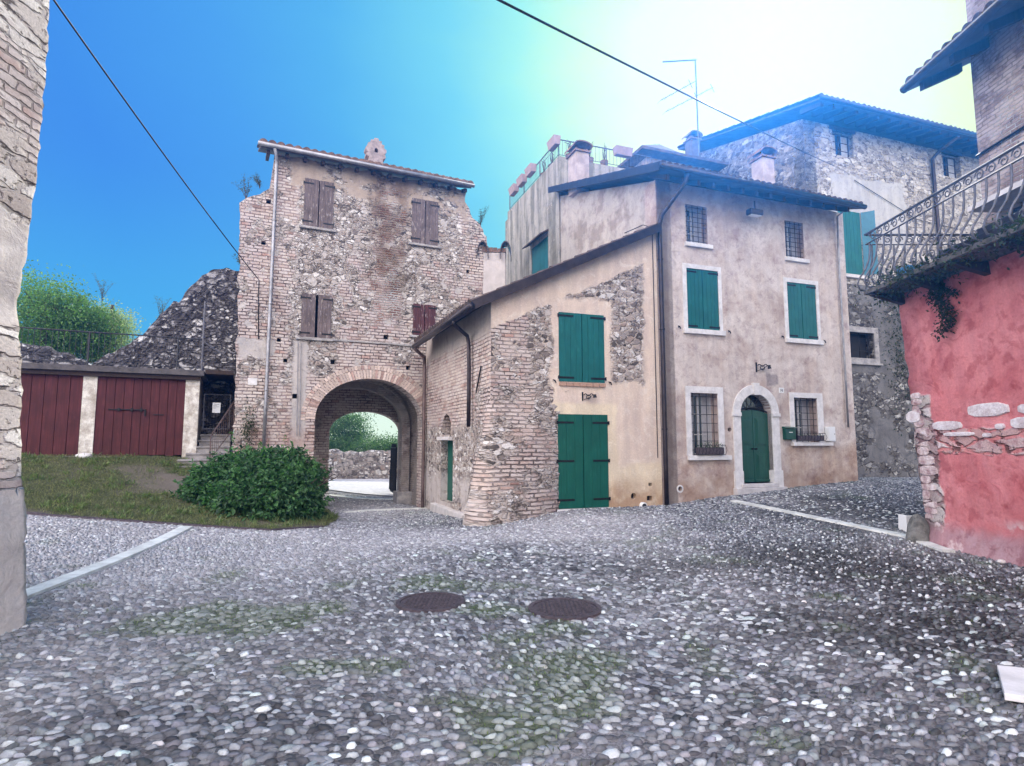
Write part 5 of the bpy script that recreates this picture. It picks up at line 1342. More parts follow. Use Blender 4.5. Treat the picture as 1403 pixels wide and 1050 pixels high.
b = MB(); b.tube([(7.05, 9.9, 7.9), (7.05, -2, 7.9)], .07, 8); b.build('gutter', M_BEAM, red, smooth=True)
# plants on the balcony and hanging down
Cs = []
for k in range(26):
    y = YF + .1 - random.random() * 3.2; c = np.array([XR - .1 + random.uniform(-.1, .3), y, SZ + random.uniform(0, .1)])
    Cs.append(c + rng.normal(0, 1, (90, 3)) * [.14, .16, .09])
for k in range(10): c = np.array([XR + random.random() * 1.6, YF + .1, SZ + .05]); Cs.append(c + rng.normal(0, 1, (60, 3)) * [.14, .14, .08])
o = leaf_mesh("balcony_creeper", np.concatenate(Cs), .06, M_LEAF, colr=((.015, .03, .015), (.05, .08, .04))); tag(o, "dark creeper spreading along the foot of the balcony railing", "creeper")
Cs = []; r_ = ray(1283, 395); k_ = 6.33 / r_[0]; yv = r_[1] * k_
for k in range(30):
    t = k / 29; z = SZ - .02 - t * .78; Cs.append(np.array([6.36 + .0, yv - .02 + .09 * math.sin(t * 7) - .06 * t, z]) + rng.normal(0, 1, (34, 3)) * [.05, .075, .03])
for k in range(10): t = k / 9; Cs.append(np.array([6.34, yv - .05 - t * .3, SZ - .15 - .15 * t]) + rng.normal(0, 1, (16, 3)) * [.03, .03, .03])
o = leaf_mesh("hanging_vine", np.concatenate(Cs), .055, M_LEAF, colr=((.012, .025, .014), (.04, .06, .035))); tag(o, "short dark vine hanging down the red wall from the balcony", "vine")
b = MB()
pot = thing("balcony_lounger", "dark covered bench standing on the balcony behind the railing", "bench", (6.9, 7.9, SZ + .1))
b.box(6.6, 7.25, 6.9, 8.7, SZ + .4, SZ + .52); b.build('seat', M_GUTTER, pot, bevel=.02)
b = MB(); b.box(7.15, 7.25, 6.9, 8.7, SZ + .53, SZ + .85); b.build('backrest', M_GUTTER, pot, bevel=.02)
for x, y in ((6.65, 7.0), (6.65, 8.6), (7.2, 7.0), (7.2, 8.6)): b = MB(); b.tube([(x, y, SZ + .1), (x, y, SZ + .4)], .02, 6); b.build('leg', M_IRON, pot)
t = thing("blue_crate", "small pale blue crate standing on the balcony behind the railing", "crate", (6.5, 9.0, SZ + .1))
b = MB(); m0 = simple("blue_plastic", (.05, .2, .4), .5)
b.panel(Fc((6.35, 9.1), 90), rc(0, .35, SZ + .1, SZ + .42), [rc(.08, .27, SZ + .3, SZ + .35)], .0, .02); b.panel(Fc((6.35, 9.35), 90), rc(0, .35, SZ + .1, SZ + .42), [], .0, .02)
b.box(6.35, 6.37, 9.12, 9.33, SZ + .1, SZ + .42); b.box(6.68, 6.7, 9.12, 9.33, SZ + .1, SZ + .42); b.box(6.37, 6.68, 9.12, 9.33, SZ + .105, SZ + .13); b.build('body', m0, t)

# ================================================================== left pillar wall
lw = thing("left_wall", "tall pale brick and stone wall at the left edge of the square", "wall", (-4.6, 4.5, 0))
prof = [(-.25, 36, 858), (0, 36, 850), (.5, 36, 760), (.9, 36, 690), (1.05, 31, 665), (1.3, 29, 630), (2.5, 29, 480), (2.85, 22, 420), (3.1, 26, 400), (3.4, 34, 362), (4.2, 47, 267), (5.2, 57, 160), (6.2, 64, 80), (7.2, 68.6, 0), (10.5, 74, -150)]
YL = 5.25; V = []; n = 30
zs = np.arange(-.25, 10.4, .07)
xs = []
pz = []; pxx = []
for _, px, py in prof:
    P_ = atY(px, py, YL); pz.append(P_[2]); pxx.append(P_[0])
order = np.argsort(pz); pz = np.array(pz)[order]; pxx = np.array(pxx)[order]
for z in zs:
    x = np.interp(z, pz, pxx)
    for k in range(n):
        y = YL - 8.0 * (k / (n - 1)) ** 1.6
        V.append((x + rng.normal(0, .006), y + (rng.normal(0, .006)), z))
V = np.array(V); m_ = len(zs)
Q = [(i * n + k + 1, i * n + k, (i + 1) * n + k, (i + 1) * n + k + 1) for i in range(m_ - 1) for k in range(n - 1)]
ex = np.array([(V[i * n][0] - 3, YL + .02, V[i * n][2]) for i in range(m_)]); o3 = len(V); V2 = np.concatenate([V, ex])
Q += [(i * n, o3 + i, o3 + i + 1, (i + 1) * n) for i in range(m_ - 1)]
uv = np.stack([YL - V2[:, 1], V2[:, 2]], 1); uv[o3:, 0] = V2[o3:, 0] - V[0, 0]
npmesh('masonry', V2, Q, M_LEFT, lw, uv=uv, smooth=True)
# ================================================================== ground
CP = [(0, 0, 0), (-4.4, 5.2, 0), (-4.4, 0, 0), (4, 3.5, 0), (0, 5.5, 0), (3, 8, 0), (-2.5, 8.5, 0), (-5.9, 10.9, .05), (-8.9, 10.8, .3), (-4.4, 11.1, -.05), (-3.4, 13.5, -.22),
      (-4.36, 17.6, -.45), (-2.8, 18.4, -.47), (-5.7, 17.1, -.42), (-5.5, 22, -.45), (-6, 33, -.5), (-14, 33, -.5), (3, 33, -.5), (-.9, 12.7, -.22), (1.2, 13.6, 0.02), (3.75, 14.5, .05), (5.1, 14.9, .17), (6.8, 15.6, .30), (9.55, 16.6, .47),
      (11.7, 20.3, .35), (14.6, 21.2, .3), (6.6, 9.5, .02), (6.7, 5, 0), (6.7, 0, 0), (12, 10, .1), (5.2, 14.05, .14), (-2.3, 16, -.38)]
for s, z, w in ((-8.4, 1.24, 0), (-6, 1.2, 0), (-4.9, 1.12, .1), (-3.9, .85, .9), (-3.0, .45, .1), (-2.0, -.2, .1), (-11, 1.3, 0), (-14, 1.35, 0), (-4.6, .86, .85)): x, y, _ = T.P(s, 0, w); CP.append((x, y, z))
for a in range(16):
    for r, z in ((40, -.3), (60, -.5)): CP.append((r * math.cos(a * math.pi / 8), r * math.sin(a * math.pi / 8), z))
CP = np.array(CP)
def U(r): return np.where(r > 1e-9, r * r * np.log(r + 1e-12), 0)
_n = len(CP); D = np.linalg.norm(CP[:, None, :2] - CP[None, :, :2], axis=2)
K = np.zeros((_n + 3, _n + 3)); K[:_n, :_n] = U(D) + np.eye(_n) * .02; K[:_n, _n] = 1; K[:_n, _n + 1:] = CP[:, :2]; K[_n, :_n] = 1; K[_n + 1:, :_n] = CP[:, :2].T
TW_ = np.linalg.solve(K, np.concatenate([CP[:, 2], [0, 0, 0]]))
def gz(P_):
    P_ = np.atleast_2d(np.asarray(P_, float)); out = np.zeros(len(P_))
    for i in range(0, len(P_), 20000):
        q = P_[i:i + 20000, :2]; d = np.linalg.norm(q[:, None] - CP[None, :, :2], axis=2)
        out[i:i + 20000] = U(d) @ TW_[:_n] + TW_[_n] + q @ TW_[_n + 1:]
    return out
def g1(x, y): return float(gz([(x, y)])[0])
def onground(px, py):
    """where the sight line meets the ground"""
    r = ray(px, py); t0 = 1.0
    for _ in range(60):
        z = g1(r[0] * t0, r[1] * t0); t1 = (z - H) / r[2]; t0 = t0 * .5 + t1 * .5
    return (r[0] * t0, r[1] * t0, g1(r[0] * t0, r[1] * t0))
def inpoly(P_, poly):
    x, y = P_[:, 0], P_[:, 1]; c = np.zeros(len(P_), bool); j = len(poly) - 1
    for i in range(len(poly)):
        xi, yi = poly[i]; xj, yj = poly[j]
        c ^= ((yi > y) != (yj > y)) & (x < (xj - xi) * (y - yi) / (yj - yi + 1e-12) + xi); j = i
    return c
def vnoise(P_, sc, seed, octs=3):
    """cheap value noise"""
    r = np.random.default_rng(seed); tot = np.zeros(len(P_)); amp = 1; s = 0
    for o in range(octs):
        G = r.uniform(0, 1, (64, 64)); q = P_[:, :2] * sc * 2 ** o + 1000; i = np.floor(q).astype(int); f = q - i; f = f * f * (3 - 2 * f)
        a, b_, c, d = G[i[:, 0] % 64, i[:, 1] % 64], G[(i[:, 0] + 1) % 64, i[:, 1] % 64], G[i[:, 0] % 64, (i[:, 1] + 1) % 64], G[(i[:, 0] + 1) % 64, (i[:, 1] + 1) % 64]
        tot += amp * ((a * (1 - f[:, 0]) + b_ * f[:, 0]) * (1 - f[:, 1]) + (c * (1 - f[:, 0]) + d * f[:, 0]) * f[:, 1]); s += amp; amp *= .5
    return tot / s
# moss patches and worn / damp regions (real marks of the paving)
MOSS = [(300, 845, .75, .5), (365, 848, .8, .45), (250, 860, .4, .3), (430, 835, .5, .3), (600, 802, .8, .35), (690, 838, .5, .4), (700, 880, .5, .5), (780, 945, .55, .6), (690, 990, .5, .4), (730, 900, .5, .5), (430, 913, .25, .14), (510, 910, .3, .16), (820, 900, .5, .5), (560, 795, .5, .3)]
MOSS = [(*onground(a, b_)[:2], c, d) for a, b_, c, d in MOSS]
def mossmask(P_):
    m = np.zeros(len(P_)); nz = vnoise(P_, 2.1, 5, 4)
    for x, y, rx, ry in MOSS: m = np.maximum(m, 1.25 - np.hypot((P_[:, 0] - x) / rx, (P_[:, 1] - y) / ry) * 1.0)
    m = np.clip(m + (nz - .5) * 2.2, 0, 1)
    return np.clip((m - .25) * 1.5, 0, .9)
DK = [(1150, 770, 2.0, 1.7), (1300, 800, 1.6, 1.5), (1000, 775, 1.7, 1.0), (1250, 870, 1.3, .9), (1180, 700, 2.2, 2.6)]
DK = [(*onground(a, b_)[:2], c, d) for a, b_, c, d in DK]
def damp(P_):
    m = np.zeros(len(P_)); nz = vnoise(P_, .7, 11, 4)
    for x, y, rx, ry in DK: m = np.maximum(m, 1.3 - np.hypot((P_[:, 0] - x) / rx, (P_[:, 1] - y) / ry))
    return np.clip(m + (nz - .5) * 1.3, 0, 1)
def dusty(P_):
    nz = vnoise(P_, .45, 21, 4); band = np.exp(-((P_[:, 1] - (10.6 + .22 * P_[:, 0])) / 2.2) ** 2) * np.clip((4 - P_[:, 0]) / 3, 0, 1)
    left = np.clip((-1.2 - P_[:, 0]) / 3, 0, 1) * .7
    return np.clip(band + left + (nz - .5) * 1.6 - .1, 0, 1)
FX = np.unique(np.concatenate([np.linspace(-58, -16.5, 14), np.arange(-16, 17.01, .16), np.linspace(17.5, 58, 14)]))
FY = np.unique(np.concatenate([np.linspace(-40, -6.6, 12), np.arange(-6, 24.01, .16), np.linspace(24.6, 62, 20)]))
gx, gy = np.meshgrid(FX, FY); Pg = np.stack([gx.ravel(), gy.ravel()], 1); Zg = gz(Pg)
near = (np.abs(Pg[:, 0]) < 14) & (Pg[:, 1] > 0) & (Pg[:, 1] < 24)
Zg += np.where(near, (vnoise(Pg, .8, 3, 3) - .5) * .02, 0)
nx_, ny_ = len(FX), len(FY); i, j = np.meshgrid(np.arange(ny_ - 1), np.arange(nx_ - 1), indexing='ij'); a = (i * nx_ + j).ravel()
cg = np.tile([.15, .142, .15], (len(Pg), 1)); du_ = dusty(Pg)[:, None]; cg = cg * (1 - du_) + np.array([.46, .435, .445]) * du_
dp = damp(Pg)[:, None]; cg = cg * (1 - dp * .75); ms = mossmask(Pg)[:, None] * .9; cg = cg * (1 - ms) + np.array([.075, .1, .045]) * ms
N = NT("paving_bed", .92, .2); v = N.ob(); fn = N.noise(v, 60, 4, .75); f2 = N.noise(v, 14, 4, .6)
c = N.mix(1.0, N.col(), N.ramp(fn, [(.3, (.3, .3, .3)), (.7, (1.8, 1.8, 1.8))]), 'MULTIPLY')
vv = N.vor(v, 13, 'F1', 1.0, '2D'); peb = N.ss(vv.outputs['Distance'], .25, .5, 1, 0)
c = N.mix(N.m('MULTIPLY', peb, .55), c, N.ramp(N.xyz(vv.outputs['Color'])[0], [(0, (.1, .1, .1)), (.6, (.26, .25, .25)), (1, (.5, .49, .48))]))
M_BED = N.out(c, N.m('ADD', N.m('MULTIPLY', peb, .8), N.m('MULTIPLY', fn, .5)), .02)
g = npmesh("cobbled_square", np.column_stack([Pg, Zg]), np.stack([a, a + 1, a + nx_ + 1, a + nx_], 1), M_BED, col=cg)
kind(g, 'structure')
GRASS = [(-8.95, 10.75), (-5.95, 10.95), (-5.2, 10.95), (-4.45, 11.0), (-3.75, 12.0), (-3.95, 13.6), (-5.0, 15.6), (-5.9, 17.0)] + [T.P(s, 0, 0)[:2] for s in (-3.5, -8, -12)] + [(-15.2, 12.6), (-13.5, 10.6), (-10.5, 10.3)]
SQ = [(-4.3, .9), (-4.35, 5.3), (-9, 6.3), (-12.5, 8.2), (-12, 10.3), (-10.5, 10.3), (-8.95, 10.75), (-5.95, 10.95), (-4.45, 11.0), (-3.75, 12.0), (-3.95, 13.6), (-5.0, 15.6), (-5.9, 17.0), T.P(-1.7, 0, -.2)[:2], T.P(-1.75, 0, -4.5)[:2], T.P(1.6, 0, -4.5)[:2], T.P(1.62, 0, -.2)[:2],
      L.P(5.6, 0)[:2], L.P(.2, 0)[:2], A.P(-4.5, 0)[:2], A.P(6.25, 0)[:2], RB.P(3.6, 0)[:2], B.P(1.9, 0)[:2], B.P(7, 0)[:2], (12.5, 9.6), (6.75, 9.5), (6.62, .9)]
# pale stone strips laid in the paving
def strip(name, pts, wid, label=None, dz=.03, mat=None):
    V = []; Q = []
    pts = [np.array(p[:2]) for p in pts]
    full = []
    for p, q in zip(pts[:-1], pts[1:]):
        n = max(2, int(np.linalg.norm(q - p) / .25)); full += [p + (q - p) * k / n for k in range(n)]
    full.append(pts[-1]); b = MB()
    for k in range(len(full) - 1):
        p, q = full[k], full[k + 1]; d = (q - p) / np.linalg.norm(q - p); s = np.array([-d[1], d[0]]) * wid / 2
        gap = .012 if k % 4 == 0 else 0; p = p + d * gap
        cs = [p - s, q - s, q + s, p + s]; zz_ = gz(cs)
        b.hexa([(*c, z - .06) for c, z in zip(cs, zz_)] + [(*c, z + dz) for c, z in zip(cs, zz_)])
    o = b.build(name, mat or M_STRIP); kind(o, 'structure'); return [np.array(f) for f in full]
st1 = [onground(20, 822), onground(150, 772), onground(256, 723)]
st2 = [onground(1004, 687), onground(1120, 711), onground(1243, 736), onground(1300, 757)]
st3 = [T.P(-1.75, 0, .32), T.P(1.75, 0, .32)]; st4 = [TB.P(fc - fr - .2, 0, .35), TB.P(fc + fr + .3, 0, .35)]; st5 = [onground(1075, 712), onground(1125, 712)]
SP = [(strip("paving_strip", st1, .2), .14), (strip("paving_strip", st2, .17), .13), (strip("threshold_strip", st3, .3), .18), (strip("threshold_strip", st4, .32), .2)]
edge = [onground(262, 724), onground(372, 727), onground(425, 712)]
SP.append((strip("grass_kerb", [(-8.9, 10.78), (-5.95, 10.93), (-4.45, 10.98), (-3.8, 11.9)], .07, dz=.03, mat=M_CAST), .05))
MAN = [(*onground(590, 826), .30), (*onground(774, 835), .31)]
MAN = [(x, y, z, r) for (x, y, z, r) in MAN]
# cobbles: rounded river stones set in the bed
sp = .066; ux = np.arange(-13, 17.5, sp); uy = np.arange(1.0, 24, sp * .80)
X_, Y_ = np.meshgrid(ux, uy); X_ = X_ + (np.arange(len(uy)) % 2)[:, None] * sp / 2
Pp = np.stack([X_.ravel(), Y_.ravel()], 1)
vis = (np.abs(Pp[:, 0]) < Pp[:, 1] * .95 + 1.2); Pp = Pp[vis]
Pp = Pp + rng.uniform(-.35, .35, Pp.shape) * sp
Pp = Pp[inpoly(Pp, SQ)]
for pts, hw in SP:
    for p, q in zip(pts[:-1], pts[1:]):
        d = q - p; t = np.clip(((Pp - p) @ d) / (d @ d), 0, 1); Pp = Pp[np.linalg.norm(Pp - (p + t[:, None] * d), axis=1) > hw]
for x, y, z, r in MAN: Pp = Pp[np.hypot(Pp[:, 0] - x, Pp[:, 1] - y) > r + .05]
mo = mossmask(Pp); dpv = damp(Pp); duv = dusty(Pp)
keep = rng.uniform(0, 1, len(Pp)) > np.clip(mo * .22 + .03 + duv * .08, 0, .6); Pp = Pp[keep]; mo = mo[keep]; dpv = dpv[keep]; duv = duv[keep]
far_ = Pp[:, 1] > 10.5
def domes(P_, ns, rings, mo, dpv, duv):
    n = len(P_); ang = (vnoise(P_, .22, 9, 2) - .5) * 5.0 + rng.normal(0, .3, n); el = rng.uniform(1.25, 2.7, n); r0 = rng.uniform(.018, .035, n) * (1 + (rng.uniform(0, 1, n) > .92) * .45)
    ra = r0 * np.sqrt(el); rb = r0 / np.sqrt(el); hgt = rng.uniform(.009, .032, n); base = gz(P_) + (vnoise(P_, .8, 3, 3) - .5) * .02 - .004
    th = np.arange(ns) * 2 * np.pi / ns; V = []
    wob = 1 + rng.uniform(-.13, .13, (n, ns)); tilt = rng.normal(0, .16, (n, 2))
    for (rr, hh) in rings:
        ex = rr * np.cos(th)[None] * ra[:, None] * wob; ey = rr * np.sin(th)[None] * rb[:, None] * wob
        x = ex * np.cos(ang)[:, None] - ey * np.sin(ang)[:, None]; y = ex * np.sin(ang)[:, None] + ey * np.cos(ang)[:, None]
        z = base[:, None] + hgt[:, None] * hh + (x * tilt[:, :1] + y * tilt[:, 1:])
        V.append(np.stack([P_[:, :1] + x, P_[:, 1:2] + y, z], 2))
    top = np.stack([P_[:, 0], P_[:, 1], base + hgt * 1.0], 1)[:, None]
    V = np.concatenate(V + [top], 1); k = V.shape[1]; nr = len(rings)
    Q = []
    for r in range(nr - 1):
        for i in range(ns): Q.append((r * ns + i, r * ns + (i + 1) % ns, (r + 1) * ns + (i + 1) % ns, (r + 1) * ns + i))
    for i in range(0, ns, 2): Q.append(((nr - 1) * ns + i, (nr - 1) * ns + (i + 1) % ns, (nr - 1) * ns + (i + 2) % ns, k - 1))
    Q = (np.array(Q)[None] + (np.arange(n) * k)[:, None, None]).reshape(-1, 4)
    u = rng.uniform(0, 1, n); pal = np.array([(.03, .03, .036), (.07, .068, .078), (.14, .136, .15), (.22, .216, .235), (.33, .325, .345), (.5, .495, .5), (.78, .78, .75)])
    c = np.stack([np.interp(u, [0, .14, .34, .56, .8, .962, 1], pal[:, i]) for i in range(3)], 1)
    tint = rng.uniform(0, 1, n); c[tint < .05] *= [1.06, .96, .95]; c[(tint > .1) & (tint < .2)] *= [.93, 1.01, .97]; c[(tint > .2) & (tint < .3)] *= [1.0, .97, 1.04]
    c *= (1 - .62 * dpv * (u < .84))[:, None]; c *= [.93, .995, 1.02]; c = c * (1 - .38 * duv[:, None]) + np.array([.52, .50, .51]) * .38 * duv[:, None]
    c = c * (1 - .3 * mo[:, None]) + np.array([.12, .2, .08]) * .3 * mo[:, None]
    return V.reshape(-1, 3), Q, np.repeat(c, k, 0)
N = NT("river_stone", .5, .4); nz = N.noise(N.ob(), 45, 4, .7)
c = N.mix(1.0, N.col(), N.ramp(nz, [(.3, (.72, .72, .72)), (.7, (1.25, 1.25, 1.25))]), 'MULTIPLY')
M_PEB = N.out(c, nz, .004, rough=N.ss(nz, .3, .7, .42, .75))
V1, Q1, C1 = domes(Pp[~far_], 8, [(1.0, -.6), (.97, .15), (.62, .82)], mo[~far_], dpv[~far_], duv[~far_])
V2, Q2, C2 = domes(Pp[far_], 6, [(1.0, -.3), (.7, .75)], mo[far_], dpv[far_], duv[far_])
o = npmesh("cobbles", np.concatenate([V1, V2]), np.concatenate([Q1, Q2 + len(V1)]), M_PEB, col=np.concatenate([C1, C2])); kind(o, 'stuff')
print('cobbles', len(Pp), len(V1) + len(V2))
# little moss and grass tufts between the stones
n = 26000; q = np.stack([rng.uniform(-6, 4, n * 3), rng.uniform(2.5, 9, n * 3)], 1); q = q[np.minimum(mossmask(q), .8) > rng.uniform(.05, 1, len(q))][:n]
C = np.column_stack([q, gz(q) + .0])
d = np.tile([0, 0, 1.2], (len(C), 1)); o = leaf_mesh("moss_tufts", C, .024, M_GRASS, normals=d, aspect=4, colr=((.09, .13, .05), (.2, .27, .11))); kind(o, 'stuff')
q = np.stack([rng.uniform(-5, 7, 60000), rng.uniform(3, 18, 60000)], 1)
wn = vnoise(q, 1.3, 77, 3); q = q[(wn > .64) & inpoly(q, SQ)][:5000]
o = leaf_mesh("weed_tufts", np.column_stack([q, gz(q)]), .03, M_GRASS, normals=np.tile([0, 0, 1.2], (len(q), 1)), aspect=5, colr=((.03, .045, .015), (.08, .1, .04))); kind(o, 'stuff')
# grass bank
gr = np.stack([X.ravel() for X in np.meshgrid(np.arange(-15.5, -3.4, .1), np.arange(10.2, 17.6, .1))], 1)
nxg = len(np.arange(-15.5, -3.4, .1)); nyg = len(gr) // nxg; ins = inpoly(gr, GRASS)
zg = gz(gr) + .02 + (vnoise(gr, 1.5, 4, 3) - .5) * .06
i, j = np.meshgrid(np.arange(nyg - 1), np.arange(nxg - 1), indexing='ij'); a = (i * nxg + j).ravel(); Qg = np.stack([a, a + 1, a + nxg + 1, a + nxg], 1); Qg = Qg[ins[Qg].all(1)]
dirt = np.clip((vnoise(gr, .6, 14, 4) - .42) * 4, 0, 1)[:, None]; cg = np.array([.1, .105, .06]) * (1 - dirt) + np.array([.17, .145, .12]) * dirt
N = NT("bank_soil", .95, .1); nz = N.noise(N.ob(), 40, 4, .7); M_BANK = N.out(N.mix(1.0, N.col(), N.ramp(nz, [(.3, (.6, .6, .6)), (.7, (1.4, 1.4, 1.4))]), 'MULTIPLY'), nz, .03)
o = npmesh("grass_bank", np.column_stack([gr, zg]), Qg, M_BANK, col=cg); kind(o, 'structure')
q = np.stack([rng.uniform(-15, -3.5, 210000), rng.uniform(10.2, 17.4, 210000)], 1); q = q[inpoly(q, GRASS)]; thin = vnoise(q, .6, 14, 4); q = q[(thin < .66 - rng.uniform(0, .2, len(q)))]
q = q[:80000]; print('grass', len(q))
tq = q[rng.integers(0, len(q), 260)]; tq = np.repeat(tq, 26, 0) + rng.normal(0, .05, (260 * 26, 2)); tq = tq[inpoly(tq, GRASS)]
o = leaf_mesh('grass', np.column_stack([tq, gz(tq) + .02]), .13, M_GRASS, normals=np.tile([0, 0, 1.2], (len(tq), 1)) + rng.normal(0, .5, (len(tq), 3)), aspect=7, colr=((.08, .12, .05), (.2, .26, .11))); kind(o, 'stuff')
o = leaf_mesh("grass", np.column_stack([q, gz(q) + .02]), .055, M_GRASS, normals=np.tile([0, 0, 1.4], (len(q), 1)) + rng.normal(0, .4, (len(q), 3)), aspect=6, colr=((.11, .12, .06), (.25, .26, .14))); kind(o, 'stuff')

# ================================================================== beyond the gate
road = atZ(500, 665, -.5)
b = MB(); P4 = [(-16, 22.6), (2, 22.6), (6, 32.6), (-22, 32.6)]
grd = np.stack([X.ravel() for X in np.meshgrid(np.linspace(-24, 6, 60), np.linspace(22.8, 32.8, 24))], 1); i, j = np.meshgrid(np.arange(23), np.arange(59), indexing='ij'); a = (i * 60 + j).ravel()
o = npmesh("lane", np.column_stack([grd, gz(grd) + .03]), np.stack([a, a + 1, a + 61, a + 60], 1), simple("pale_gravel", (.66, .62, .6), .95, var=.2, sc=6, bump=.01)); kind(o, 'structure')
FW = Fc((-20, 33), 90)
rough_wall("lane_stone_wall", FW, [(0, 1.3), (5, 1.22), (9, 1.12), (13, 1.05), (18, 1.1), (26, 1.1)], -.9, .5, M_FARWALL, "rubble wall across the sunny lane seen through the archway", "stone wall", .07, .12)
hb = []
for k in range(75): hb.append(np.array([random.uniform(-19, 4), random.uniform(34, 36), random.uniform(.9, 1.55)]) + rng.normal(0, 1, (900, 3)) * [.6, .4, .28])
o = leaf_mesh("lane_hedge", np.concatenate(hb), .12, M_LEAF, colr=((.05, .1, .04), (.14, .24, .09))); tag(o, "dark green hedge growing behind the lane wall beyond the archway", "hedge")

def tree(name, base, h, crown, label, cat, colr, leaf=.1, n=260, per=46, spread=.3, group=None, lean=(0, 0)):
    t = thing(name, label, cat, base, group); bx, by, bz = base
    cx, cy, cz, rx, ry, rz = crown
    b = MB(); b.tube([(bx, by, bz - .1), (bx + lean[0] * .3, by, bz + h * .3), (bx + lean[0], by + lean[1], bz + h * .6)], [.13, .1, .06], 8); 
    for k in range(14):
        a = random.random() * 6.28; e = random.uniform(.2, 1); p = (cx + rx * .8 * math.cos(a) * math.sqrt(random.random()), cy + ry * .8 * math.sin(a) * math.sqrt(random.random()), cz + rz * random.uniform(-.5, .8))
        q = (bx + lean[0] * e * .9, by, bz + h * .6 * e * .8); m = tuple((p[i] + q[i]) / 2 + (.15 if i == 2 else 0) for i in range(3)); b.tube([q, m, p], [.045, .028, .01], 5, cap=False)
    b.build('trunk', M_BARK, t)
    Cs = []
    for k in range(n):
        u = rng.normal(size=3); u /= np.linalg.norm(u); rr = rng.uniform(.25, 1.05) ** .55
        c = np.array([cx, cy, cz]) + u * rr * [rx, ry, rz]
        Cs.append(c + rng.normal(0, 1, (per, 3)) * spread * rng.uniform(.5, 1.1))
    leaf_mesh('crown', np.concatenate(Cs), leaf, M_LEAF, t, colr=colr, droop=.1)
    return t
tree("tree", (-10.3, 37, .2), 3.4, (-10.5, 37, 2.3, 1.5, 1.3, 1.15), "leafy tree rising over the hedge at the left of the archway opening", "tree", ((.05, .1, .04), (.16, .26, .1)), .14, 130, 60, .34)
tree("shrub", atY(60, 470, 20.5), 3, (*atY(55, 438, 20.5), 1.9, 1.3, 1.5), "bright green leafy shrub behind the garage roof beside the left wall", "shrub", ((.06, .13, .035), (.19, .33, .1)), .1, 230, 80, .33, "shrubs on the upper terrace")
tree("shrub", atY(105, 470, 21.5), 3, (*atY(102, 455, 21.5), 1.35, 1.0, 1.2), "dark green rounded shrub in the middle of the garage terrace", "shrub", ((.05, .11, .04), (.17, .3, .1)), .1, 200, 75, .27, "shrubs on the upper terrace")
tree("shrub", atY(150, 480, 22.5), 3, (*atY(146, 462, 22.5), 1.0, .9, 1.2), "pale silvery green shrub next to the ruined wall", "shrub", ((.2, .25, .14), (.5, .56, .38)), .09, 190, 75, .25, "shrubs on the upper terrace")
# thin feathery sprays standing out of the shrubs and the ruin
def sprig(x, y, z, h, label, n=5):
    t = thing("weed_sprig", label, "weed", (x, y, z), "weeds growing out of the old masonry")
    b = MB(); pts = []
    for k in range(n):
        dx, dy = random.uniform(-.35, .35), random.uniform(-.2, .2); hh = h * random.uniform(.6, 1)
        P_ = [(x + dx * e * e, y + dy * e, z - .05 + hh * e) for e in (0, .35, .7, 1)]; b.tube(P_, [.01, .008, .005, .002], 4, cap=False)
        for e in np.linspace(.3, 1, 9): pts.append((x + dx * e * e, y + dy * e, z + hh * e))
    b.build('stem', M_BARK, t)
    C = np.repeat(np.array(pts), 7, 0) + rng.normal(0, .035, (len(pts) * 7, 3)); leaf_mesh('leaves', C, .05, M_LEAF, t, colr=((.05, .06, .03), (.12, .13, .07)), aspect=3)
for (px, py, Yd, hh, l) in ((333, 268, 16.3, .7, "dry weeds on the highest broken corner left of the tower gutter"), (352, 252, 16.2, .35, "small weeds beside the tower drainpipe near the eave"), (657, 312, 19.4, .9, "tall dry weed on the broken right corner of the gate tower"),
                        (325, 362, 16.2, .5, "weeds between the gate tower and the ruined wall top"), (215, 440, 19, .9, "thin weed on the lower slope of the ruined wall"), (135, 410, 21.5, 1.0, "feathery spray standing above the garage terrace shrubs")):
    x, y, z = atY(px, py, Yd); sprig(x, y + .2, z, hh, l)
# plant rooted in the tower foot
s, z = T.hit(340, 585); C = np.array([T.P(s + random.gauss(0, .11), z + random.gauss(0, .3), .03 + random.random() * .13) for _ in range(520)])
o = leaf_mesh("wall_weed", C, .06, M_LEAF, colr=((.02, .035, .015), (.06, .09, .03))); tag(o, "dark weed rooted in the brick foot of the gate tower above the bush", "weed")
# the big bush
bt = thing("bush", "large dense glossy green bush at the foot of the gate tower", "bush", (-5.2, 13.4, g1(-5.2, 13.4)))
Cs = []; Ns = []
lob = [(-5.6, 13.3, .25, 1.2, 1.2, 1.08), (-6.1, 13.7, .45, 1.2, 1.1, .95), (-5.0, 12.95, .1, .8, 1.0, .95), (-5.35, 12.7, .1, 1.2, 1.0, .8), (-5.5, 14.1, .4, 1.0, .9, 1.02), (-6.55, 13.2, .35, .75, .8, .7)]
for (x, y, z, rx, ry, rz) in lob:
    n = 5200; u = rng.normal(size=(n, 3)); u /= np.linalg.norm(u, axis=1)[:, None]; u[:, 2] = np.where(u[:, 2] < -.35, -u[:, 2], u[:, 2])
    nz_ = np.sin(u[:, 0] * 9 + x) * np.sin(u[:, 1] * 8 + y * 3) * np.sin(u[:, 2] * 9)
    rr = (rng.uniform(.68, 1.02, n) + nz_ * .14 + (rng.uniform(0, 1, n) > .97) * .1)[:, None]
    Cs.append(np.array([x, y, z]) + u * rr * [rx, ry, rz]); Ns.append(u * [1, 1, .6] + [0, 0, -.35])
C = np.concatenate(Cs); Nn = np.concatenate(Ns); k_ = C[:, 2] > gz(C) + .03; C = C[k_]; Nn = Nn[k_]
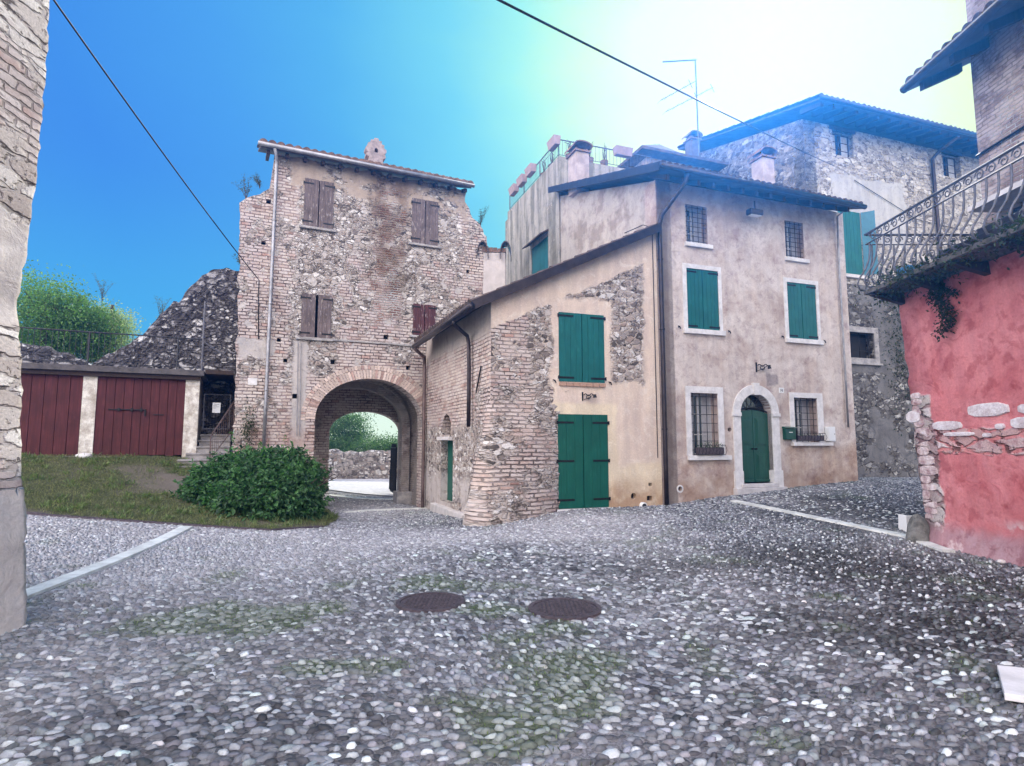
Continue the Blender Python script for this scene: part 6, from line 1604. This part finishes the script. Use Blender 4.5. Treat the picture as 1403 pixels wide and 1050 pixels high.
leaf_mesh('foliage', C, .125, M_LEAF, bt, normals=Nn, aspect=1.9, colr=((.012, .042, .02), (.1, .22, .09)))
b = MB()
for k in range(16):
    a = random.random() * 6.28; x, y = -5.2 + random.uniform(-.4, .4), 13.3 + random.uniform(-.3, .3)
    b.tube([(x, y, g1(x, y) - .05), (x + .5 * math.cos(a), y + .4 * math.sin(a), g1(x, y) + .5), (x + 1.1 * math.cos(a), y + .9 * math.sin(a), g1(x, y) + .8)], [.035, .02, .008], 5, cap=False)
b.build('branches', M_BARK, bt)
Cs = []; Ns = []
for k in range(170):
    x_, y_, z_, rx, ry, rz = lob[k % len(lob)]; u = rng.normal(size=3); u /= np.linalg.norm(u); u[2] = abs(u[2]); p = np.array([x_, y_, z_]) + u * .95 * np.array([rx, ry, rz]); d = u + rng.normal(0, .35, 3); d[2] += .25; L0 = rng.uniform(.08, .3)
    for e in np.linspace(0, 1, 8): Cs.append(p + d * L0 * e + rng.normal(0, .018, 3)); Ns.append(u)
Cs = np.repeat(np.array(Cs), 2, 0); Ns = np.repeat(np.array(Ns), 2, 0); kk = Cs[:, 2] > gz(Cs) + .05
leaf_mesh('shoots', Cs[kk], .1, M_LEAF, bt, normals=Ns[kk] * .4, colr=((.03, .1, .035), (.13, .27, .1)))

# ================================================================== loose things on the square
for (x, y, z, r), l in zip(MAN, ("round cast iron manhole cover beside the moss, left of the two", "round cast iron manhole cover on bare cobbles, right of the two")):
    z = g1(x, y); t = thing("manhole_cover", l, "manhole cover", (x, y, z), "manhole covers in the cobbles")
    b = MB(); n = 40
    ringp = lambda rr, zz: [(x + rr * math.cos(2 * math.pi * k / n), y + rr * math.sin(2 * math.pi * k / n), zz) for k in range(n)]
    o_, i_, o2, i2 = ringp(r + .04, z + .02), ringp(r, z + .02), ringp(r + .045, z - .05), ringp(r, z - .02)
    b.add(o_ + i_ + o2 + i2, [(k, (k + 1) % n, n + (k + 1) % n, n + k) for k in range(n)] + [(k, 2 * n + k, 2 * n + (k + 1) % n, (k + 1) % n) for k in range(n)] + [(n + k, n + (k + 1) % n, 3 * n + (k + 1) % n, 3 * n + k) for k in range(n)])
    b.build('frame', M_CAST, t)
    b = MB(); b.add(ringp(r - .006, z + .012) + ringp(r - .006, z - .04), [tuple(range(n))] + [(k, n + k, n + (k + 1) % n, (k + 1) % n) for k in range(n)])
    for i in range(-8, 9):
        for j in range(-8, 9):
            px_, py_ = x + i * .04, y + j * .04
            if math.hypot(px_ - x, py_ - y) < r - .04: b.box(px_ - .011, px_ + .011, py_ - .011, py_ + .011, z + .0125, z + .02)
    b.build('lid', M_CAST, t)
x, y, z = onground(1246, 727); z = g1(x, y)
b = MB(); b.hexa([(x - .13, y - .12, z - .02), (x + .12, y - .1, z - .02), (x + .14, y + .14, z - .02), (x - .12, y + .12, z - .02), (x - .12, y - .11, z + .27), (x + .06, y - .1, z + .27), (x + .08, y + .12, z + .24), (x - .11, y + .11, z + .27)])
tag(b.build("white_stone_block", M_PLASTIC, None, bevel=.012, loc=(x, y, z)), "small white painted block standing beside the foot of the red wall", "block")
def boulder(name, x, y, z, rx, ry, rz, mat, label, cat, group=None, seg=14):
    V = []; Q = []; rg = 9
    for i in range(rg + 1):
        ph = math.pi * i / rg
        for k in range(seg):
            t = 2 * math.pi * k / seg; f = 1 + .12 * math.sin(3 * t + i) + random.uniform(-.06, .06)
            V.append((x + rx * math.sin(ph) * math.cos(t) * f, y + ry * math.sin(ph) * math.sin(t) * f, z + rz * math.cos(ph) * f))
    for i in range(rg):
        for k in range(seg): Q.append((i * seg + k, (i + 1) * seg + k, (i + 1) * seg + (k + 1) % seg, i * seg + (k + 1) % seg))
    o = npmesh(name, V, Q, mat, smooth=True); tag(o, label, cat, group); return o
x, y, z = onground(1259, 742); boulder("guard_stone", x, y, g1(x, y) + .1, .17, .16, .3, simple("mossy_stone", (.2, .2, .19), .95, var=.5, sc=9, bump=.03), "mossy grey guard stone leaning at the corner of the red wall", "stone")
for (px, py, r, l) in ((1366, 766, .075, "whitish loose stone at the foot of the red wall, larger one of two"), (1372, 773, .05, "whitish loose stone at the foot of the red wall, smaller one of two")):
    x, y, z = onground(px, py); boulder("loose_stone", x, y, g1(x, y) + .03, r, r * .8, r * .55, M_MARBLE, l, "stone", "loose pale stones by the red wall")
x, y, z = onground(131, 626) ; p = T.P(-7.05, 1.3, .25); boulder("loose_stone", p[0], p[1], g1(*p[:2]) + .05, .2, .12, .08, M_MARBLE, "flat pale stone lying in front of the pillar between the garage doors", "stone")
# white board lying at the right edge
q = [atZ(1366, 912, .05), atZ(1460, 922, .05), atZ(1470, 965, .05), atZ(1376, 951, .05)]
b = MB(); b.hexa([(x, y, .012) for x, y, z in q][::-1] + [(x, y, .055) for x, y, z in q][::-1])
b.v = b.v[:]; tag(b.build("white_slab", M_WHITE, None, bevel=.004, loc=q[0]), "white stone slab lying on the cobbles at the right edge", "slab")
# gate leaf and bollards beyond the arch
gl = thing("open_gate_leaf", "dark iron gate leaf standing open beyond the archway", "gate", TB.P(fc + fr + .02, -.4, -.6))
hf = Fc(TB.P(fc + fr - .03, 0, -.55)[:2], -20)
b = MB(); b.tube([hf.P(0, -.4), hf.P(0, 1.35), hf.P(1.4, 1.35), hf.P(1.4, -.4), hf.P(0, -.4)], .03, 6); b.build('frame', M_IRON, gl)
b = MB()
for k in range(1, 12): b.tube([hf.P(k * 1.4 / 12, -.4), hf.P(k * 1.4 / 12, 1.5)], .012, 5)
b.build('bars', M_IRON, gl)
for i, (px, Yd, l) in enumerate(((535.5, 26, "dark bollard beyond the archway, farther left of the two"), (540, 25, "dark bollard beyond the archway, next to the open gate leaf"))):
    x, y, _ = atY(px, 640, Yd); z = g1(x, y); t = thing("bollard", l, "bollard", (x, y, z), "bollards beyond the archway")
    b = MB(); b.tube([(x, y, z - .1), (x, y, z + .75), (x, y, z + .8), (x, y, z + .9)], [.07, .06, .08, .03], 10); b.build('post', M_IRON, t, smooth=True)
# gate pillar beyond the arch
x0_, y0_ = atY(556, 640, 23.6)[:2]; b = MB(); b.box(x0_ - .25, x0_ + .4, 23.4, 24.0, -.8, 2.3); b.box(x0_ - .31, x0_ + .46, 23.34, 24.06, 2.303, 2.45)
tag(b.build("gate_pillar", M_MARBLE, None, bevel=.01, loc=(x0_, 23.7, -.5)), "pale square stone pillar just beyond the right side of the archway", "pillar")
# cables
def cable(name, p, q, sag, label, r=.012, extra=()):
    p, q = np.array(p), np.array(q); n = 30; b = MB()
    b.tube([tuple(p + (q - p) * k / n + np.array([0, 0, -sag * 4 * (k / n) * (1 - k / n)])) for k in range(n + 1)] + list(extra), r, 6)
    return tag(b.build(name, M_IRON, None, loc=tuple(p), smooth=True), label, "cable")
s, z = T.hit(355, 385); e = T.P(s, z, .06); ext = [T.P(s, z - .4, .03), T.P(T.hit(354, 465)[0], T.hit(354, 465)[1], .03)]
p0 = atY(80, 0, 6.5); p00 = np.array(p0) + (np.array(p0) - np.array(e)) * .25
cable("overhead_cable", p00, e, .12, "black overhead cable running from the upper left down to the tower brickwork", .013, ext)
p0 = atY(690, 0, 4.5); e = np.array(B.P(1.9, 11.45, .1)); p00 = np.array(p0) + (np.array(p0) - e) * .15
cable("overhead_cable", p00, e, .05, "black overhead cable crossing the bright sky in front of the aerial", .011)

# ================================================================== light and air
SAZ, SEL = R(25), R(34)
sd = Vector((math.sin(SAZ) * math.cos(SEL), math.cos(SAZ) * math.cos(SEL), math.sin(SEL)))
ld = bpy.data.lights.new("sun", 'SUN'); lo = bpy.data.objects.new("sun", ld); COL.objects.link(lo)
ld.energy = 5.0; ld.angle = R(.8); ld.color = (1, .95, .86); lo.rotation_euler = (-sd).to_track_quat('-Z', 'Y').to_euler()
w = bpy.data.worlds.new("World"); scene.world = w; w.use_nodes = True; nt = w.node_tree; bg = nt.nodes["Background"]
class WN(NT):
    def __init__(s): s.t = nt; s._uv = s._ob = None
Wn = WN()
sky = Wn.n('ShaderNodeTexSky', dict(sky_type='NISHITA', sun_disc=False, sun_elevation=SEL, sun_rotation=SAZ, altitude=100, air_density=1.0, dust_density=1.5, ozone_density=2.0))
gen = Wn.n('ShaderNodeTexCoord').outputs['Generated']; gen = Wn.vm('NORMALIZE', gen)
gd = ray(1080, 115); gl_ = math.sqrt(sum(x * x for x in gd)); gd = tuple(x / gl_ for x in gd)
dn_ = Wn.n('ShaderNodeVectorMath', dict(operation='DOT_PRODUCT')); Wn.set(dn_.inputs[0], gen); Wn.set(dn_.inputs[1], gd)
cl_ = Wn.noise(Wn.vm('MULTIPLY', gen, (1, 1, 2.2)), 2.6, 5, .55)
ang = Wn.m('ADD', Wn.m('MULTIPLY', Wn.m('ARCCOSINE', dn_.outputs['Value']), 1 / math.pi), Wn.m('MULTIPLY', Wn.m('SUBTRACT', cl_, .5), .05))    # 0..1 over 180 degrees
SK = [(0, (.86, .92, .10)), (.07, (.84, .92, .16)), (.092, (.68, .94, .36)), (.12, (.36, .84, .6)), (.155, (.18, .64, .74)), (.21, (.092, .44, .77)), (.26, (.068, .34, .78)), (.32, (.052, .27, .76)), (.385, (.06, .28, .76)), (.43, (.9, 1.1, 1.6)), (.50, (5.1, 4.7, 4.6)), (1, (5.7, 5.1, 4.7))]  # last stops, unseen behind the camera, made extra bright to light the walls
rc_ = Wn.ramp(ang, SK)
z_ = Wn.xyz(gen)[2]
low_ = Wn.ramp(ang, [(0, (.8, .95, .3)), (.12, (.62, .98, .5)), (.16, (.3, .92, .7)), (.2, (.15, .7, .75)), (.27, (.09, .52, .78)), (.385, (.08, .48, .76)), (.43, (.9, 1.1, 1.5)), (.50, (4.6, 4.25, 4.2)), (1, (5.1, 4.6, 4.3))])
colr_ = Wn.mix(Wn.ss(z_, .08, .42, 1, 0), rc_, low_)
nis = Wn.vm('SCALE', sky.outputs[0], .08)
az_ = Wn.ss(z_, .06, .15, .9, 0); colr_ = Wn.mix(az_, colr_, (1.0, 1.15, .85)); final = Wn.mix(.06, colr_, nis)
nt.links.new(final, bg.inputs[0]); bg.inputs[1].default_value = 1.0
vs = scene.view_settings; vs.view_transform = 'Standard'; vs.look = 'None'; vs.exposure = EXPO; vs.gamma = 1
scene.cycles.use_denoising = True
scene.cycles.max_bounces = 8; scene.cycles.diffuse_bounces = 4; scene.cycles.transparent_max_bounces = 8
# thin blue air, added to imitate lens glare over the roofs
hz = MB(); hz.box(-59, 59, -41, 63, -2.2, 17)
N = NT("air"); N.t.nodes.remove(N.b)
pv = N.n('ShaderNodeVolumePrincipled'); pv.inputs['Color'].default_value = (.03, .28, 1, 1); pv.inputs['Density'].default_value = .0040; pv.inputs['Anisotropy'].default_value = .8
N.t.links.new(pv.outputs[0], N.t.nodes['Material Output'].inputs['Volume'])
kind(hz.build('haze', N.mat), 'stuff')
